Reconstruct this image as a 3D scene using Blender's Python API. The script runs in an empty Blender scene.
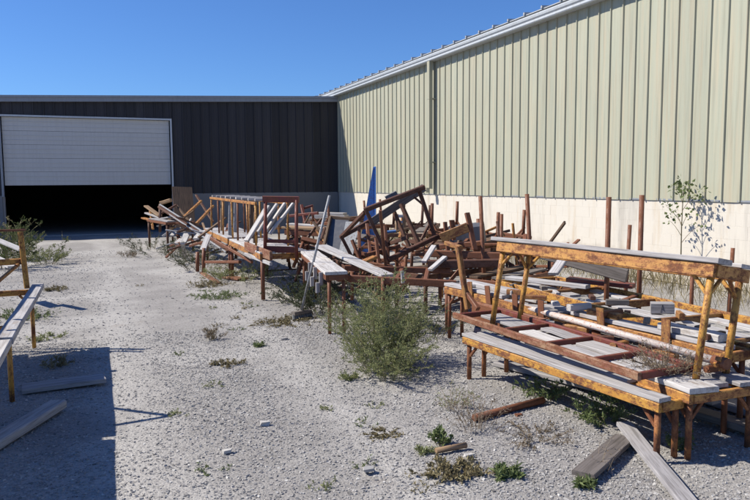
import bpy, math, random
import numpy as np
from mathutils import Vector, Matrix

rnd = random.Random(11)
rng = np.random.default_rng(5)
scene = bpy.context.scene
COL = scene.collection

# ------------------------------------------------------------------ camera
cam_d = bpy.data.cameras.new('camera')
cam = bpy.data.objects.new('camera', cam_d)
COL.objects.link(cam)
scene.camera = cam
YAW, PITCH, ROLL, FPX, EYE = 0.3878, 0.0955, -0.007, 694.8, 1.65
fw = Vector((math.sin(YAW)*math.cos(PITCH), math.cos(YAW)*math.cos(PITCH), -math.sin(PITCH)))
rt = Vector((math.cos(YAW), -math.sin(YAW), 0))
up = rt.cross(fw)
r2 = rt*math.cos(ROLL) + up*math.sin(ROLL)
u2 = up*math.cos(ROLL) - rt*math.sin(ROLL)
cam.matrix_world = Matrix(((r2.x, u2.x, -fw.x, 0), (r2.y, u2.y, -fw.y, 0), (r2.z, u2.z, -fw.z, EYE), (0, 0, 0, 1)))
cam_d.sensor_width = 36.0
cam_d.lens = FPX/750*36.0
cam_d.clip_start = 0.05
cam_d.clip_end = 2000

# ------------------------------------------------------------------ light
SUN_EL = math.radians(44.5)
SUN_H = Vector((-0.90, 0.435, 0)).normalized()          # horizontal direction towards the sun
to_sun = Vector((SUN_H.x*math.cos(SUN_EL), SUN_H.y*math.cos(SUN_EL), math.sin(SUN_EL)))
world = bpy.data.worlds.new('World')
scene.world = world
world.use_nodes = True
wn = world.node_tree.nodes
sky = wn.new('ShaderNodeTexSky')
sky.sky_type = 'NISHITA'
sky.sun_disc = False
sky.sun_elevation = SUN_EL
sky.sun_rotation = math.atan2(SUN_H.x, SUN_H.y)
sky.air_density = 1.0
sky.dust_density = 0.0
sky.ozone_density = 3.5
sky.altitude = 0
wn['Background'].inputs['Strength'].default_value = 0.068
tint = wn.new('ShaderNodeMix'); tint.data_type = 'RGBA'; tint.blend_type = 'MULTIPLY'      # camera white balance, even over the whole sky
tint.inputs[0].default_value = 1.0; tint.inputs[7].default_value = (0.63, 0.95, 1.46, 1)
world.node_tree.links.new(sky.outputs['Color'], tint.inputs[6])
world.node_tree.links.new(tint.outputs[2], wn['Background'].inputs['Color'])
sun_d = bpy.data.lights.new('sun', 'SUN')
sun_d.energy = 5.0
sun_d.angle = math.radians(0.5)
sun_d.color = (1.0, 0.94, 0.825)
sun = bpy.data.objects.new('sun', sun_d)
COL.objects.link(sun)
sun.rotation_euler = to_sun.to_track_quat('Z', 'Y').to_euler()
sun.location = (-20, 10, 25)
scene.view_settings.view_transform = 'Standard'
scene.view_settings.look = 'None'
scene.view_settings.exposure = 0.42
scene.view_settings.gamma = 1.0
scene.cycles.max_bounces = 5
scene.cycles.diffuse_bounces = 2

# ------------------------------------------------------------------ materials
def nt(name):
    m = bpy.data.materials.new(name); m.use_nodes = True
    t = m.node_tree
    return m, t, t.nodes['Principled BSDF']
def nd(t, typ, **kw):
    n = t.nodes.new(typ)
    for k, v in kw.items():
        if k.startswith('i_'): n.inputs[k[2:].replace('_', ' ')].default_value = v
        else: setattr(n, k, v)
    return n
def lk(t, a, b): t.links.new(a, b)
def ramp(t, fac, stops):
    r = nd(t, 'ShaderNodeValToRGB')
    e = r.color_ramp.elements
    while len(e) < len(stops): e.new(0.5)
    for el, (p, c) in zip(e, stops):
        el.position = p; el.color = (*c, 1) if len(c) == 3 else c
    lk(t, fac, r.inputs['Fac'])
    return r.outputs['Color']
def mixc(t, fac, a, b, mode='MIX'):
    m = nd(t, 'ShaderNodeMix', data_type='RGBA', blend_type=mode)
    for sock, v in ((m.inputs[0], fac), (m.inputs[6], a), (m.inputs[7], b)):
        if hasattr(v, 'links'): lk(t, v, sock)
        elif isinstance(v, (int, float)): sock.default_value = v
        else: sock.default_value = (*v, 1)
    return m.outputs[2]
def coords(t, scale=(1, 1, 1), kind='Object', rnd_off=True):
    tc = nd(t, 'ShaderNodeTexCoord')
    mp = nd(t, 'ShaderNodeMapping')
    mp.inputs['Scale'].default_value = scale
    lk(t, tc.outputs[kind], mp.inputs['Vector'])
    if rnd_off:
        oi = nd(t, 'ShaderNodeObjectInfo')
        mu = nd(t, 'ShaderNodeMath', operation='MULTIPLY')
        mu.inputs[1].default_value = 37.0
        lk(t, oi.outputs['Random'], mu.inputs[0])
        lk(t, mu.outputs[0], mp.inputs['Location'])
    return mp.outputs['Vector']
def noise(t, vec, scale, detail=4, rough=0.6):
    n = nd(t, 'ShaderNodeTexNoise')
    n.inputs['Scale'].default_value = scale; n.inputs['Detail'].default_value = detail
    n.inputs['Roughness'].default_value = rough
    lk(t, vec, n.inputs['Vector'])
    return n.outputs['Fac']
def bump(t, bs, h, strength=0.3, dist=0.01):
    b = nd(t, 'ShaderNodeBump'); b.inputs['Strength'].default_value = strength; b.inputs['Distance'].default_value = dist
    lk(t, h, b.inputs['Height']); lk(t, b.outputs['Normal'], bs.inputs['Normal'])

def paint_rust(name, paint, paint2, amount, rust1=(0.20, 0.072, 0.030), rust2=(0.075, 0.032, 0.02)):
    """worn paint over rust; amount = share of rust"""
    m, t, bs = nt(name)
    v = coords(t)
    n1 = noise(t, coords(t, (0.55, 1, 1)), 17, 12, 0.82)
    n2 = noise(t, v, 42, 6, 0.65)
    vs = coords(t, (2, 14, 14))
    n3 = noise(t, vs, 3, 4, 0.6)
    pc = mixc(t, ramp(t, n3, [(0.35, (0, 0, 0)), (0.68, (1, 1, 1))]), paint, paint2)
    rc = mixc(t, ramp(t, n2, [(0.35, (0, 0, 0)), (0.75, (1, 1, 1))]), rust1, rust2)
    lo = 0.5 + (amount-0.5)*0.42
    f = ramp(t, n1, [(lo-0.045, (1, 1, 1)), (lo+0.03, (0, 0, 0))])
    f2 = ramp(t, n2, [(0.36, (0.9, 0.9, 0.9)), (0.47, (0, 0, 0))])
    mx = nd(t, 'ShaderNodeMath', operation='MAXIMUM'); lk(t, f, mx.inputs[0]); lk(t, f2, mx.inputs[1])
    c = mixc(t, mx.outputs[0], pc, rc)
    lk(t, c, bs.inputs['Base Color'])
    lk(t, ramp(t, mx.outputs[0], [(0, (0.55,)*3), (1, (0.92,)*3)]), bs.inputs['Roughness'])
    bump(t, bs, n2, 0.35, 0.004)
    return m
def wood(name, a, b, dark, grain=26, rough=0.85, stain=None):
    """weathered board; grain runs along the local X axis"""
    m, t, bs = nt(name)
    v = coords(t, (1.3, grain, grain))
    g = noise(t, v, 2.2, 7, 0.68)
    big = noise(t, coords(t), 3.0, 4, 0.6)
    oi = nd(t, 'ShaderNodeObjectInfo')
    c = mixc(t, big, a, b)
    c = mixc(t, ramp(t, g, [(0.33, (1, 1, 1)), (0.56, (0, 0, 0))]), c, dark)
    tone = ramp(t, oi.outputs['Random'], [(0, (0.72, 0.72, 0.74)), (1, (1.0, 0.99, 0.96))])
    c = mixc(t, 1.0, c, tone, 'MULTIPLY')
    if stain:
        s = noise(t, coords(t, (1, 2, 2)), 4.5, 6, 0.7)
        c = mixc(t, ramp(t, s, [(0.56, (0, 0, 0)), (0.68, (0.85, 0.85, 0.85))]), c, stain)
    lk(t, c, bs.inputs['Base Color'])
    bs.inputs['Roughness'].default_value = rough
    bump(t, bs, g, 0.45, 0.004)
    return m

M = {}
M['yellow'] = paint_rust('yellow_paint', (0.55, 0.30, 0.055), (0.42, 0.19, 0.04), 0.46)
M['orange'] = paint_rust('orange_paint', (0.50, 0.255, 0.06), (0.36, 0.145, 0.045), 0.47)
M['rustyleg'] = paint_rust('rusted_orange_paint', (0.40, 0.165, 0.05), (0.25, 0.085, 0.035), 0.60)
M['ochre'] = paint_rust('ochre_paint', (0.36, 0.185, 0.05), (0.25, 0.11, 0.035), 0.48)
M['rust'] = paint_rust('rusty_steel', (0.21, 0.078, 0.036), (0.14, 0.05, 0.026), 0.45)
M['darkrust'] = paint_rust('dark_rusty_steel', (0.115, 0.048, 0.028), (0.07, 0.031, 0.021), 0.5, (0.12, 0.048, 0.026), (0.03, 0.016, 0.013))
M['red'] = paint_rust('red_primer', (0.17, 0.032, 0.026), (0.12, 0.024, 0.02), 0.42)
M['redworn'] = paint_rust('worn_red_primer', (0.20, 0.062, 0.040), (0.34, 0.22, 0.13), 0.5)
M['whitepipe'] = paint_rust('white_pipe_paint', (0.56, 0.50, 0.47), (0.47, 0.40, 0.36), 0.22, (0.36, 0.16, 0.10), (0.2, 0.09, 0.06))
M['blue'] = paint_rust('blue_paint', (0.05, 0.175, 0.52), (0.04, 0.135, 0.42), 0.25, (0.10, 0.06, 0.05), (0.05, 0.04, 0.04))
M['galv'] = paint_rust('dull_galvanised', (0.33, 0.34, 0.36), (0.25, 0.26, 0.27), 0.25, (0.16, 0.12, 0.10), (0.12, 0.09, 0.07))
M['greywood'] = wood('grey_weathered_wood', (0.47, 0.45, 0.45), (0.38, 0.362, 0.365), (0.20, 0.185, 0.18))
M['palewood'] = wood('pale_weathered_wood', (0.62, 0.60, 0.60), (0.50, 0.485, 0.485), (0.29, 0.265, 0.255), 22, 0.85, (0.27, 0.21, 0.165))
M['brownwood'] = wood('brown_weathered_wood', (0.20, 0.125, 0.075), (0.145, 0.09, 0.058), (0.06, 0.04, 0.028))
M['tanwood'] = wood('tan_wood', (0.44, 0.30, 0.18), (0.33, 0.21, 0.12), (0.15, 0.09, 0.05))
M['dullwood'] = wood('dull_grey_brown_wood', (0.235, 0.205, 0.185), (0.175, 0.15, 0.135), (0.09, 0.075, 0.065))

def m_metal_sheet(name, base, base2, streak, rough, panel=0.0, spec=0.5, grime=False):
    m, t, bs = nt(name)
    v = coords(t, (1, 1, 1))
    vs = coords(t, (9, 9, 0.35))
    n1 = noise(t, v, 1.3, 5, 0.6)
    n2 = noise(t, vs, 1.6, 5, 0.65)
    oi = nd(t, 'ShaderNodeObjectInfo')
    c = mixc(t, n1, base, base2)
    c = mixc(t, ramp(t, n2, [(0.44, (0, 0, 0)), (0.70, (0.75,)*3)]), c, streak)
    if grime:
        n5 = noise(t, coords(t, (14, 14, 0.5)), 1.2, 6, 0.65)
        c = mixc(t, ramp(t, n5, [(0.30, (0.26,)*3), (0.52, (0, 0, 0))]), c, (0.20, 0.19, 0.17), 'MULTIPLY')
    tone = ramp(t, oi.outputs['Random'], [(0, (1-panel,)*3), (1, (1, 1, 1))])
    c = mixc(t, 1.0, c, tone, 'MULTIPLY')
    lk(t, c, bs.inputs['Base Color'])
    bs.inputs['Roughness'].default_value = rough
    bs.inputs['Specular IOR Level'].default_value = spec
    bump(t, bs, n1, 0.12, 0.01)
    return m
M['greenwall'] = m_metal_sheet('faded_green_sheet', (0.43, 0.425, 0.32), (0.38, 0.395, 0.315), (0.47, 0.405, 0.29), 0.6, 0.10, 0.3, True)
M['darkwall'] = m_metal_sheet('dark_brown_sheet', (0.050, 0.048, 0.054), (0.042, 0.042, 0.049), (0.060, 0.056, 0.060), 0.6, 0.35, 0.25)
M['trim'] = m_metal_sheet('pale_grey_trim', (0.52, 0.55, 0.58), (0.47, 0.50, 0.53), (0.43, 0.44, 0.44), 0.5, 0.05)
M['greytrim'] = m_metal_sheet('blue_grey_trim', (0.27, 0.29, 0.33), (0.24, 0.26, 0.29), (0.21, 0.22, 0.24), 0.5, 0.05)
M['roofsheet'] = m_metal_sheet('roof_sheet', (0.45, 0.46, 0.46), (0.40, 0.41, 0.41), (0.33, 0.31, 0.29), 0.45, 0.08)
M['door'] = m_metal_sheet('door_sheet', (0.56, 0.545, 0.52), (0.53, 0.515, 0.495), (0.49, 0.47, 0.445), 0.5, 0.03)

def m_plinth():
    m, t, bs = nt('white_painted_block')
    v = coords(t, (1, 1, 1), 'Generated', False)
    tc = nd(t, 'ShaderNodeNewGeometry')
    mp = nd(t, 'ShaderNodeMapping'); lk(t, tc.outputs['Position'], mp.inputs['Vector'])
    pos = mp.outputs['Vector']
    mp2 = nd(t, 'ShaderNodeMapping'); lk(t, tc.outputs['Position'], mp2.inputs['Vector']); mp2.inputs['Scale'].default_value = (2.2, 2.2, 0.22)
    n1 = noise(t, pos, 1.1, 6, 0.65)
    n2 = noise(t, mp2.outputs['Vector'], 1.5, 5, 0.7)
    n3 = noise(t, pos, 45, 3, 0.6)
    c = mixc(t, n1, (0.65, 0.605, 0.53), (0.57, 0.53, 0.465))
    c = mixc(t, ramp(t, n2, [(0.55, (0, 0, 0)), (0.74, (0.62,)*3)]), c, (0.46, 0.34, 0.20))
    n4 = noise(t, mp2.outputs['Vector'], 0.55, 6, 0.75)
    c = mixc(t, ramp(t, n4, [(0.53, (0, 0, 0)), (0.70, (0.7,)*3)]), c, (0.30, 0.28, 0.25))
    sp = nd(t, 'ShaderNodeSeparateXYZ'); lk(t, tc.outputs['Position'], sp.inputs[0])
    ad = nd(t, 'ShaderNodeMath', operation='MULTIPLY_ADD'); lk(t, n1, ad.inputs[0]); ad.inputs[1].default_value = -0.7; lk(t, sp.outputs['Z'], ad.inputs[2])
    c = mixc(t, ramp(t, ad.outputs[0], [(0.0, (0.65,)*3), (0.12, (0, 0, 0))]), c, (0.42, 0.37, 0.31))
    lk(t, c, bs.inputs['Base Color'])
    bs.inputs['Roughness'].default_value = 0.85
    bump(t, bs, n3, 0.35, 0.006)
    return m
M['plinth'] = m_plinth()

def m_concrete(name, a, b):
    m, t, bs = nt(name)
    v = coords(t)
    n1 = noise(t, v, 2.0, 6, 0.65); n2 = noise(t, v, 60, 3, 0.6)
    lk(t, mixc(t, n1, a, b), bs.inputs['Base Color']); bs.inputs['Roughness'].default_value = 0.9
    bump(t, bs, n2, 0.3, 0.004)
    return m
M['shadedconcrete'] = m_concrete('shaded_grey_render', (0.20, 0.20, 0.205), (0.16, 0.16, 0.165))  # shade on the facade base is put into this darker grey
M['concrete'] = m_concrete('grey_concrete', (0.36, 0.35, 0.34), (0.27, 0.26, 0.26))
M['rubble'] = m_concrete('pale_rubble', (0.52, 0.50, 0.47), (0.40, 0.38, 0.36))
M['black'] = m_concrete('black_mark', (0.03, 0.03, 0.04), (0.04, 0.04, 0.05))
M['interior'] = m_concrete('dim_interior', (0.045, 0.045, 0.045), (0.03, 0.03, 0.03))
M['darksheet'] = m_metal_sheet('slate_sheet', (0.085, 0.09, 0.115), (0.06, 0.065, 0.085), (0.13, 0.13, 0.14), 0.5, 0.1)
M['tarp'] = m_concrete('blue_tarp', (0.05, 0.13, 0.33), (0.07, 0.17, 0.38))
M['bristle'] = m_concrete('grey_bristle', (0.20, 0.20, 0.19), (0.13, 0.13, 0.12))

def m_ground():
    m, t, bs = nt('gravel')
    tc = nd(t, 'ShaderNodeNewGeometry')
    mp = nd(t, 'ShaderNodeMapping'); lk(t, tc.outputs['Position'], mp.inputs['Vector'])
    p = mp.outputs['Vector']
    big = noise(t, p, 0.42, 5, 0.62)
    mid = noise(t, p, 2.3, 6, 0.7)
    fine = noise(t, p, 60, 4, 0.7)
    vo = nd(t, 'ShaderNodeTexVoronoi'); vo.inputs['Scale'].default_value = 62; lk(t, p, vo.inputs['Vector'])
    vo2 = nd(t, 'ShaderNodeTexVoronoi'); vo2.inputs['Scale'].default_value = 13; lk(t, p, vo2.inputs['Vector'])
    bw = nd(t, 'ShaderNodeRGBToBW'); lk(t, vo.outputs['Color'], bw.inputs[0])
    c = mixc(t, ramp(t, mid, [(0.3, (0, 0, 0)), (0.7, (1, 1, 1))]), (0.245, 0.233, 0.222), (0.325, 0.31, 0.296))
    c = mixc(t, ramp(t, big, [(0.47, (0, 0, 0)), (0.60, (1, 1, 1))]), c, (0.385, 0.37, 0.352))
    sx = nd(t, 'ShaderNodeSeparateXYZ'); lk(t, p, sx.inputs[0])
    wv = nd(t, 'ShaderNodeMath', operation='MULTIPLY_ADD'); lk(t, big, wv.inputs[0]); wv.inputs[1].default_value = 1.5; lk(t, sx.outputs['X'], wv.inputs[2])
    trk = None
    for cx, wd in ((0.95, 0.42), (2.35, 0.36)):          # wheel tracks leading to the door
        d1 = nd(t, 'ShaderNodeMath', operation='SUBTRACT'); lk(t, wv.outputs[0], d1.inputs[0]); d1.inputs[1].default_value = cx
        d2 = nd(t, 'ShaderNodeMath', operation='ABSOLUTE'); lk(t, d1.outputs[0], d2.inputs[0])
        d3 = nd(t, 'ShaderNodeMapRange'); lk(t, d2.outputs[0], d3.inputs['Value']); d3.inputs['From Min'].default_value = wd; d3.inputs['From Max'].default_value = 0.05
        if trk is None: trk = d3.outputs[0]
        else:
            mx = nd(t, 'ShaderNodeMath', operation='MAXIMUM'); lk(t, trk, mx.inputs[0]); lk(t, d3.outputs[0], mx.inputs[1]); trk = mx.outputs[0]
    tm = nd(t, 'ShaderNodeMath', operation='MULTIPLY'); lk(t, trk, tm.inputs[0]); lk(t, ramp(t, mid, [(0.30, (0.15,)*3), (0.62, (1, 1, 1))]), tm.inputs[1])
    c = mixc(t, tm.outputs[0], c, (0.40, 0.385, 0.366))
    stone = ramp(t, bw.outputs[0], [(0.10, (0.55, 0.54, 0.54)), (0.35, (0.93, 0.92, 0.92)), (0.9, (1.14, 1.13, 1.12))])
    c = mixc(t, 0.6, c, stone, 'MULTIPLY')
    soil = noise(t, p, 0.9, 6, 0.7)
    c = mixc(t, ramp(t, soil, [(0.60, (0, 0, 0)), (0.74, (0.55,)*3)]), c, (0.25, 0.215, 0.18))
    lk(t, c, bs.inputs['Base Color'])
    bs.inputs['Roughness'].default_value = 0.95
    bs.inputs['Specular IOR Level'].default_value = 0.2
    h = nd(t, 'ShaderNodeMath', operation='MULTIPLY_ADD')
    lk(t, vo.outputs['Distance'], h.inputs[0]); h.inputs[1].default_value = -0.9; lk(t, fine, h.inputs[2])
    bump(t, bs, h.outputs[0], 0.5, 0.012)
    return m
M['ground'] = m_ground()
def m_tone(name, stops, rough=0.9, trans=0.0, attr='tone'):
    """colour picked by a per-piece random value stored on the mesh"""
    m, t, bs = nt(name)
    a = nd(t, 'ShaderNodeAttribute', attribute_name=attr)
    c = ramp(t, a.outputs['Fac'], stops)
    lk(t, c, bs.inputs['Base Color'])
    bs.inputs['Roughness'].default_value = rough
    bs.inputs['Specular IOR Level'].default_value = 0.25
    if trans:
        tr = nd(t, 'ShaderNodeBsdfTranslucent'); lk(t, c, tr.inputs['Color'])
        mx = nd(t, 'ShaderNodeMixShader'); mx.inputs[0].default_value = trans
        lk(t, bs.outputs[0], mx.inputs[1]); lk(t, tr.outputs[0], mx.inputs[2])
        lk(t, mx.outputs[0], t.nodes['Material Output'].inputs['Surface'])
    return m
M['stone'] = m_tone('loose_stone', [(0, (0.13, 0.124, 0.12)), (0.25, (0.265, 0.253, 0.245)), (0.75, (0.36, 0.346, 0.334)), (1, (0.52, 0.505, 0.485))])
M['leaf_olive'] = m_tone('olive_leaf', [(0, (0.15, 0.165, 0.08)), (0.5, (0.265, 0.29, 0.125)), (0.85, (0.36, 0.375, 0.18)), (1, (0.40, 0.35, 0.22))], 0.7, 0.3)
M['leaf_green'] = m_tone('green_leaf', [(0, (0.09, 0.12, 0.045)), (0.6, (0.17, 0.215, 0.085)), (1, (0.26, 0.29, 0.14))], 0.6, 0.3)
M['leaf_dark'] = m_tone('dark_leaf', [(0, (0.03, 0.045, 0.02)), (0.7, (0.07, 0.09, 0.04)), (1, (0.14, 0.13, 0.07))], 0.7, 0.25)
M['leaf_gold'] = m_tone('goldenrod_leaf', [(0, (0.05, 0.075, 0.025)), (0.55, (0.11, 0.14, 0.05)), (0.8, (0.22, 0.20, 0.10)), (1, (0.34, 0.30, 0.18))], 0.7, 0.3)
M['leaf_dry'] = m_tone('dry_leaf', [(0, (0.13, 0.095, 0.06)), (0.5, (0.22, 0.17, 0.11)), (1, (0.32, 0.26, 0.17))], 0.85, 0.2)
M['leaf_moss'] = m_tone('brown_green_mat', [(0, (0.15, 0.125, 0.065)), (0.5, (0.26, 0.215, 0.12)), (1, (0.33, 0.30, 0.17))], 0.9, 0.2)
M['stem'] = m_tone('plant_stem', [(0, (0.10, 0.085, 0.05)), (0.6, (0.16, 0.14, 0.08)), (1, (0.20, 0.13, 0.09))], 0.85)
M['stem_olive'] = m_tone('olive_stem', [(0, (0.17, 0.17, 0.085)), (0.6, (0.24, 0.225, 0.125)), (1, (0.30, 0.24, 0.16))], 0.85)
M['stem_dry'] = m_tone('dry_stem', [(0, (0.16, 0.115, 0.085)), (0.6, (0.24, 0.18, 0.13)), (1, (0.30, 0.25, 0.19))], 0.9)

# ------------------------------------------------------------------ mesh helpers
def link(o, parent=None):
    COL.objects.link(o)
    if parent is not None: o.parent = parent
    return o
def tag(o, label=None, cat=None, group=None, kind=None):
    if label: o['label'] = label
    if cat: o['category'] = cat
    if group: o['group'] = group
    if kind: o['kind'] = kind
    return o
def mesh(name, verts, faces, mat, smooth=False):
    me = bpy.data.meshes.new(name)
    me.from_pydata([tuple(v) for v in verts], [], faces)
    me.materials.append(mat)
    if smooth: me.shade_smooth()
    me.update()
    return me
def obj(name, verts, faces, mat, parent=None, loc=(0, 0, 0), smooth=False):
    o = bpy.data.objects.new(name, mesh(name, verts, faces, mat, smooth))
    o.location = loc
    return link(o, parent)
def empty(name, loc, label=None, cat=None, group=None, rot=None):
    o = bpy.data.objects.new(name, None)
    o.empty_display_size = 0.2
    o.location = loc
    if rot is not None: o.rotation_euler = rot
    link(o)
    return tag(o, label, cat, group)
def box_vf(x0, x1, y0, y1, z0, z1):
    v = [(x0, y0, z0), (x1, y0, z0), (x1, y1, z0), (x0, y1, z0), (x0, y0, z1), (x1, y0, z1), (x1, y1, z1), (x0, y1, z1)]
    f = [(0, 3, 2, 1), (4, 5, 6, 7), (0, 1, 5, 4), (1, 2, 6, 5), (2, 3, 7, 6), (3, 0, 4, 7)]
    return v, f
def box(name, x0, x1, y0, y1, z0, z1, mat, parent=None, base=(0, 0, 0)):
    c = Vector(((x0+x1)/2, (y0+y1)/2, (z0+z1)/2))
    v, f = box_vf(x0-c.x, x1-c.x, y0-c.y, y1-c.y, z0-c.z, z1-c.z)
    return obj(name, v, f, mat, parent, c-Vector(base))
def beam_mesh(name, L, w, h, mat, ch=0.15, segs=1, warp=0.0, seed=0):
    """prism along local X with chamfered edges, w along Y, h along Z"""
    r = random.Random(seed)
    c = min(w, h)*ch
    prof = [(-w/2+c, -h/2), (w/2-c, -h/2), (w/2, -h/2+c), (w/2, h/2-c), (w/2-c, h/2), (-w/2+c, h/2), (-w/2, h/2-c), (-w/2, -h/2+c)]
    V, F = [], []
    for i in range(segs+1):
        x = -L/2+L*i/segs
        dy = r.uniform(-1, 1)*warp if 0 < i < segs else 0
        dz = r.uniform(-1, 1)*warp if 0 < i < segs else 0
        ex = r.uniform(-1, 1)*min(0.02, w*0.06) if i in (0, segs) else 0
        for (a, b) in prof: V.append((x+ex*(1 if a > 0 else -1), a+dy, b+dz))
    for i in range(segs):
        for k in range(8):
            a = i*8+k; b = i*8+(k+1) % 8
            F.append((a, a+8, b+8, b))
    F.append(tuple(range(8))); F.append(tuple(range(segs*8+7, segs*8-1, -1)))
    return mesh(name, V, F, mat)
def tube_mesh(name, L, r0, r1, mat, n=10):
    V, F = [], []
    for i, (x, r) in enumerate(((-L/2, r0), (L/2, r1))):
        for k in range(n):
            a = 2*math.pi*k/n
            V.append((x, r*math.cos(a), r*math.sin(a)))
    for k in range(n): F.append((k, n+k, n+(k+1) % n, (k+1) % n))
    F.append(tuple(range(n))); F.append(tuple(range(2*n-1, n-1, -1)))
    me = mesh(name, V, F, mat)
    for p in me.polygons: p.use_smooth = len(p.vertices) == 4
    return me
def aim(p0, p1, up_hint=(0, 0, 1), twist=0.0):
    p0 = Vector(p0); p1 = Vector(p1)
    x = (p1-p0).normalized(); u = Vector(up_hint)
    if abs(x.dot(u)) > 0.97: u = Vector((0, 1, 0))
    y = u.cross(x).normalized(); z = x.cross(y)
    mt = Matrix(((x.x, y.x, z.x), (x.y, y.y, z.y), (x.z, y.z, z.z))).to_4x4()
    if twist: mt = mt @ Matrix.Rotation(twist, 4, 'X')
    mt.translation = (p0+p1)/2
    return mt
SEED = [0]
def beam(name, p0, p1, w, h, mat, parent=None, base=(0, 0, 0), up_hint=(0, 0, 1), twist=0.0, segs=1, warp=0.0, ch=0.15):
    """board or bar between two points given in world space; base = the parent's location"""
    SEED[0] += 1
    L = (Vector(p1)-Vector(p0)).length
    o = bpy.data.objects.new(name, beam_mesh(name, L, w, h, M[mat], ch, segs, warp, SEED[0]))
    mt = aim(p0, p1, up_hint, twist); mt.translation -= Vector(base)
    link(o, parent); o.matrix_local = mt
    return o
def tube(name, p0, p1, r, mat, parent=None, base=(0, 0, 0), r1=None, n=10):
    L = (Vector(p1)-Vector(p0)).length
    o = bpy.data.objects.new(name, tube_mesh(name, L, r, r if r1 is None else r1, M[mat], n))
    mt = aim(p0, p1); mt.translation -= Vector(base)
    link(o, parent); o.matrix_local = mt
    return o
def np_mesh(name, V, F, mat, tone=None, smooth=False):
    """V (n,3) float, F (m,k) int -> mesh, with one tone value per vertex"""
    me = bpy.data.meshes.new(name)
    V = np.asarray(V, np.float32); F = np.asarray(F, np.int32)
    m, k = F.shape
    me.vertices.add(len(V)); me.vertices.foreach_set('co', V.ravel())
    me.loops.add(m*k); me.loops.foreach_set('vertex_index', F.ravel())
    me.polygons.add(m)
    me.polygons.foreach_set('loop_start', np.arange(0, m*k, k, dtype=np.int32))
    me.polygons.foreach_set('use_smooth', np.full(m, smooth, bool))
    me.materials.append(mat)
    me.update(calc_edges=True); me.validate()
    if tone is not None:
        at = me.attributes.new('tone', 'FLOAT', 'POINT')
        at.data.foreach_set('value', np.asarray(tone, np.float32))
    return me

# ------------------------------------------------------------------ ground
W_X, FY, PHI = 8.74, 25.06, -0.0128         # right wall plane, facade corner, facade turn
def hgt(x, y):
    """gentle unevenness of the yard, flat near the benches' feet scale"""
    return (0.012*np.sin(1.3*x+0.7*y)+0.010*np.sin(2.9*x-1.7*y+1.0)+0.006*np.sin(5.1*x+4.3*y+2.0))*0.6-0.006
def make_ground():
    xs = np.concatenate([[-400, -120, -40, -15, -8], np.linspace(-5, 9.5, 100), [12, 20, 50, 150, 400]])
    ys = np.concatenate([[-400, -120, -40, -12, -4], np.linspace(0, 26, 150), [30, 40, 70, 160, 400]])
    X, Y = np.meshgrid(xs, ys)
    Z = hgt(X, Y)
    far = (X < -4.9) | (X > 9.4) | (Y < 0.05) | (Y > 25.9)
    Z[far] = -0.01
    V = np.stack([X, Y, Z], -1).reshape(-1, 3)
    nx, ny = len(xs), len(ys)
    i = np.arange(nx-1)[None, :]+nx*np.arange(ny-1)[:, None]
    F = np.stack([i, i+1, i+nx+1, i+nx], -1).reshape(-1, 4)
    o = bpy.data.objects.new('ground', np_mesh('ground', V, F, M['ground'], smooth=True))
    tag(link(o), 'pale grey gravel yard between the two warehouses', 'gravel', kind='structure')
make_ground()
def make_stones(name, n, ymin, ymax, smin, smax, label, keep):
    """angular loose gravel: one eight-cornered chip each"""
    y = ymin+(ymax-ymin)*rng.random(n*3)**1.35
    x = rng.uniform(-2.6, 5.6, n*3)
    a = np.arctan2(x, y)-YAW
    ok = (np.abs(a) < 0.54) & keep(x, y)
    x, y = x[ok][:n], y[ok][:n]
    n = len(x)
    s = smin+(smax-smin)*rng.random(n)**2.6
    c = np.array([(-1, -1, -1), (1, -1, -1), (1, 1, -1), (-1, 1, -1), (-1, -1, 1), (1, -1, 1), (1, 1, 1), (-1, 1, 1)], float)*0.5
    P = c[None]*(1+rng.uniform(-0.38, 0.30, (n, 8, 3)))
    P *= (s[:, None]*np.stack([rng.uniform(0.8, 1.35, n), rng.uniform(0.65, 1.1, n), rng.uniform(0.45, 0.8, n)], -1))[:, None, :]
    t = rng.uniform(0, 2*np.pi, n); b = rng.normal(0, 0.35, n)
    ct, st, cb, sb = np.cos(t), np.sin(t), np.cos(b), np.sin(b)
    px = P[..., 0]; py = P[..., 1]*cb[:, None]-P[..., 2]*sb[:, None]; pz = P[..., 1]*sb[:, None]+P[..., 2]*cb[:, None]
    X = px*ct[:, None]-py*st[:, None]+x[:, None]; Y = px*st[:, None]+py*ct[:, None]+y[:, None]
    Z = pz+(hgt(x, y)+s*0.04)[:, None]
    V = np.stack([X, Y, Z], -1).reshape(-1, 3)
    f = np.array([(0, 3, 2, 1), (4, 5, 6, 7), (0, 1, 5, 4), (1, 2, 6, 5), (2, 3, 7, 6), (3, 0, 4, 7)])
    F = (f[None]+8*np.arange(n)[:, None, None]).reshape(-1, 4)
    tone = np.repeat(np.clip(rng.normal(0.52, 0.22, n), 0, 1), 8)
    o = bpy.data.objects.new(name, np_mesh(name, V, F, M['stone'], tone))
    tag(link(o), label, 'gravel', kind='stuff')
def keep_near(x, y):
    d = 0.5+0.5*np.sin(1.9*x+0.8*np.sin(2.1*y))*np.sin(1.3*y+0.7)
    tr = np.maximum(np.exp(-((x-0.2)/0.35)**2), np.exp(-((x-1.6)/0.33)**2))
    return rng.random(len(x)) < (0.45+0.55*d)*(1-0.72*tr*np.clip((y-2.6)/2.5, 0.25, 1))
make_stones('gravel_chips', 110000, 2.3, 8.0, 0.004, 0.0165, 'loose angular pale grey gravel chips covering the yard', keep_near)
def keep_far(x, y):
    lane = np.exp(-((x-0.9)/0.75)**2)
    return rng.random(len(x)) < 1-0.75*lane
make_stones('gravel_chips', 22000, 7.0, 19.0, 0.006, 0.022, 'sparser gravel chips further along the yard lane', keep_far)

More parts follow.
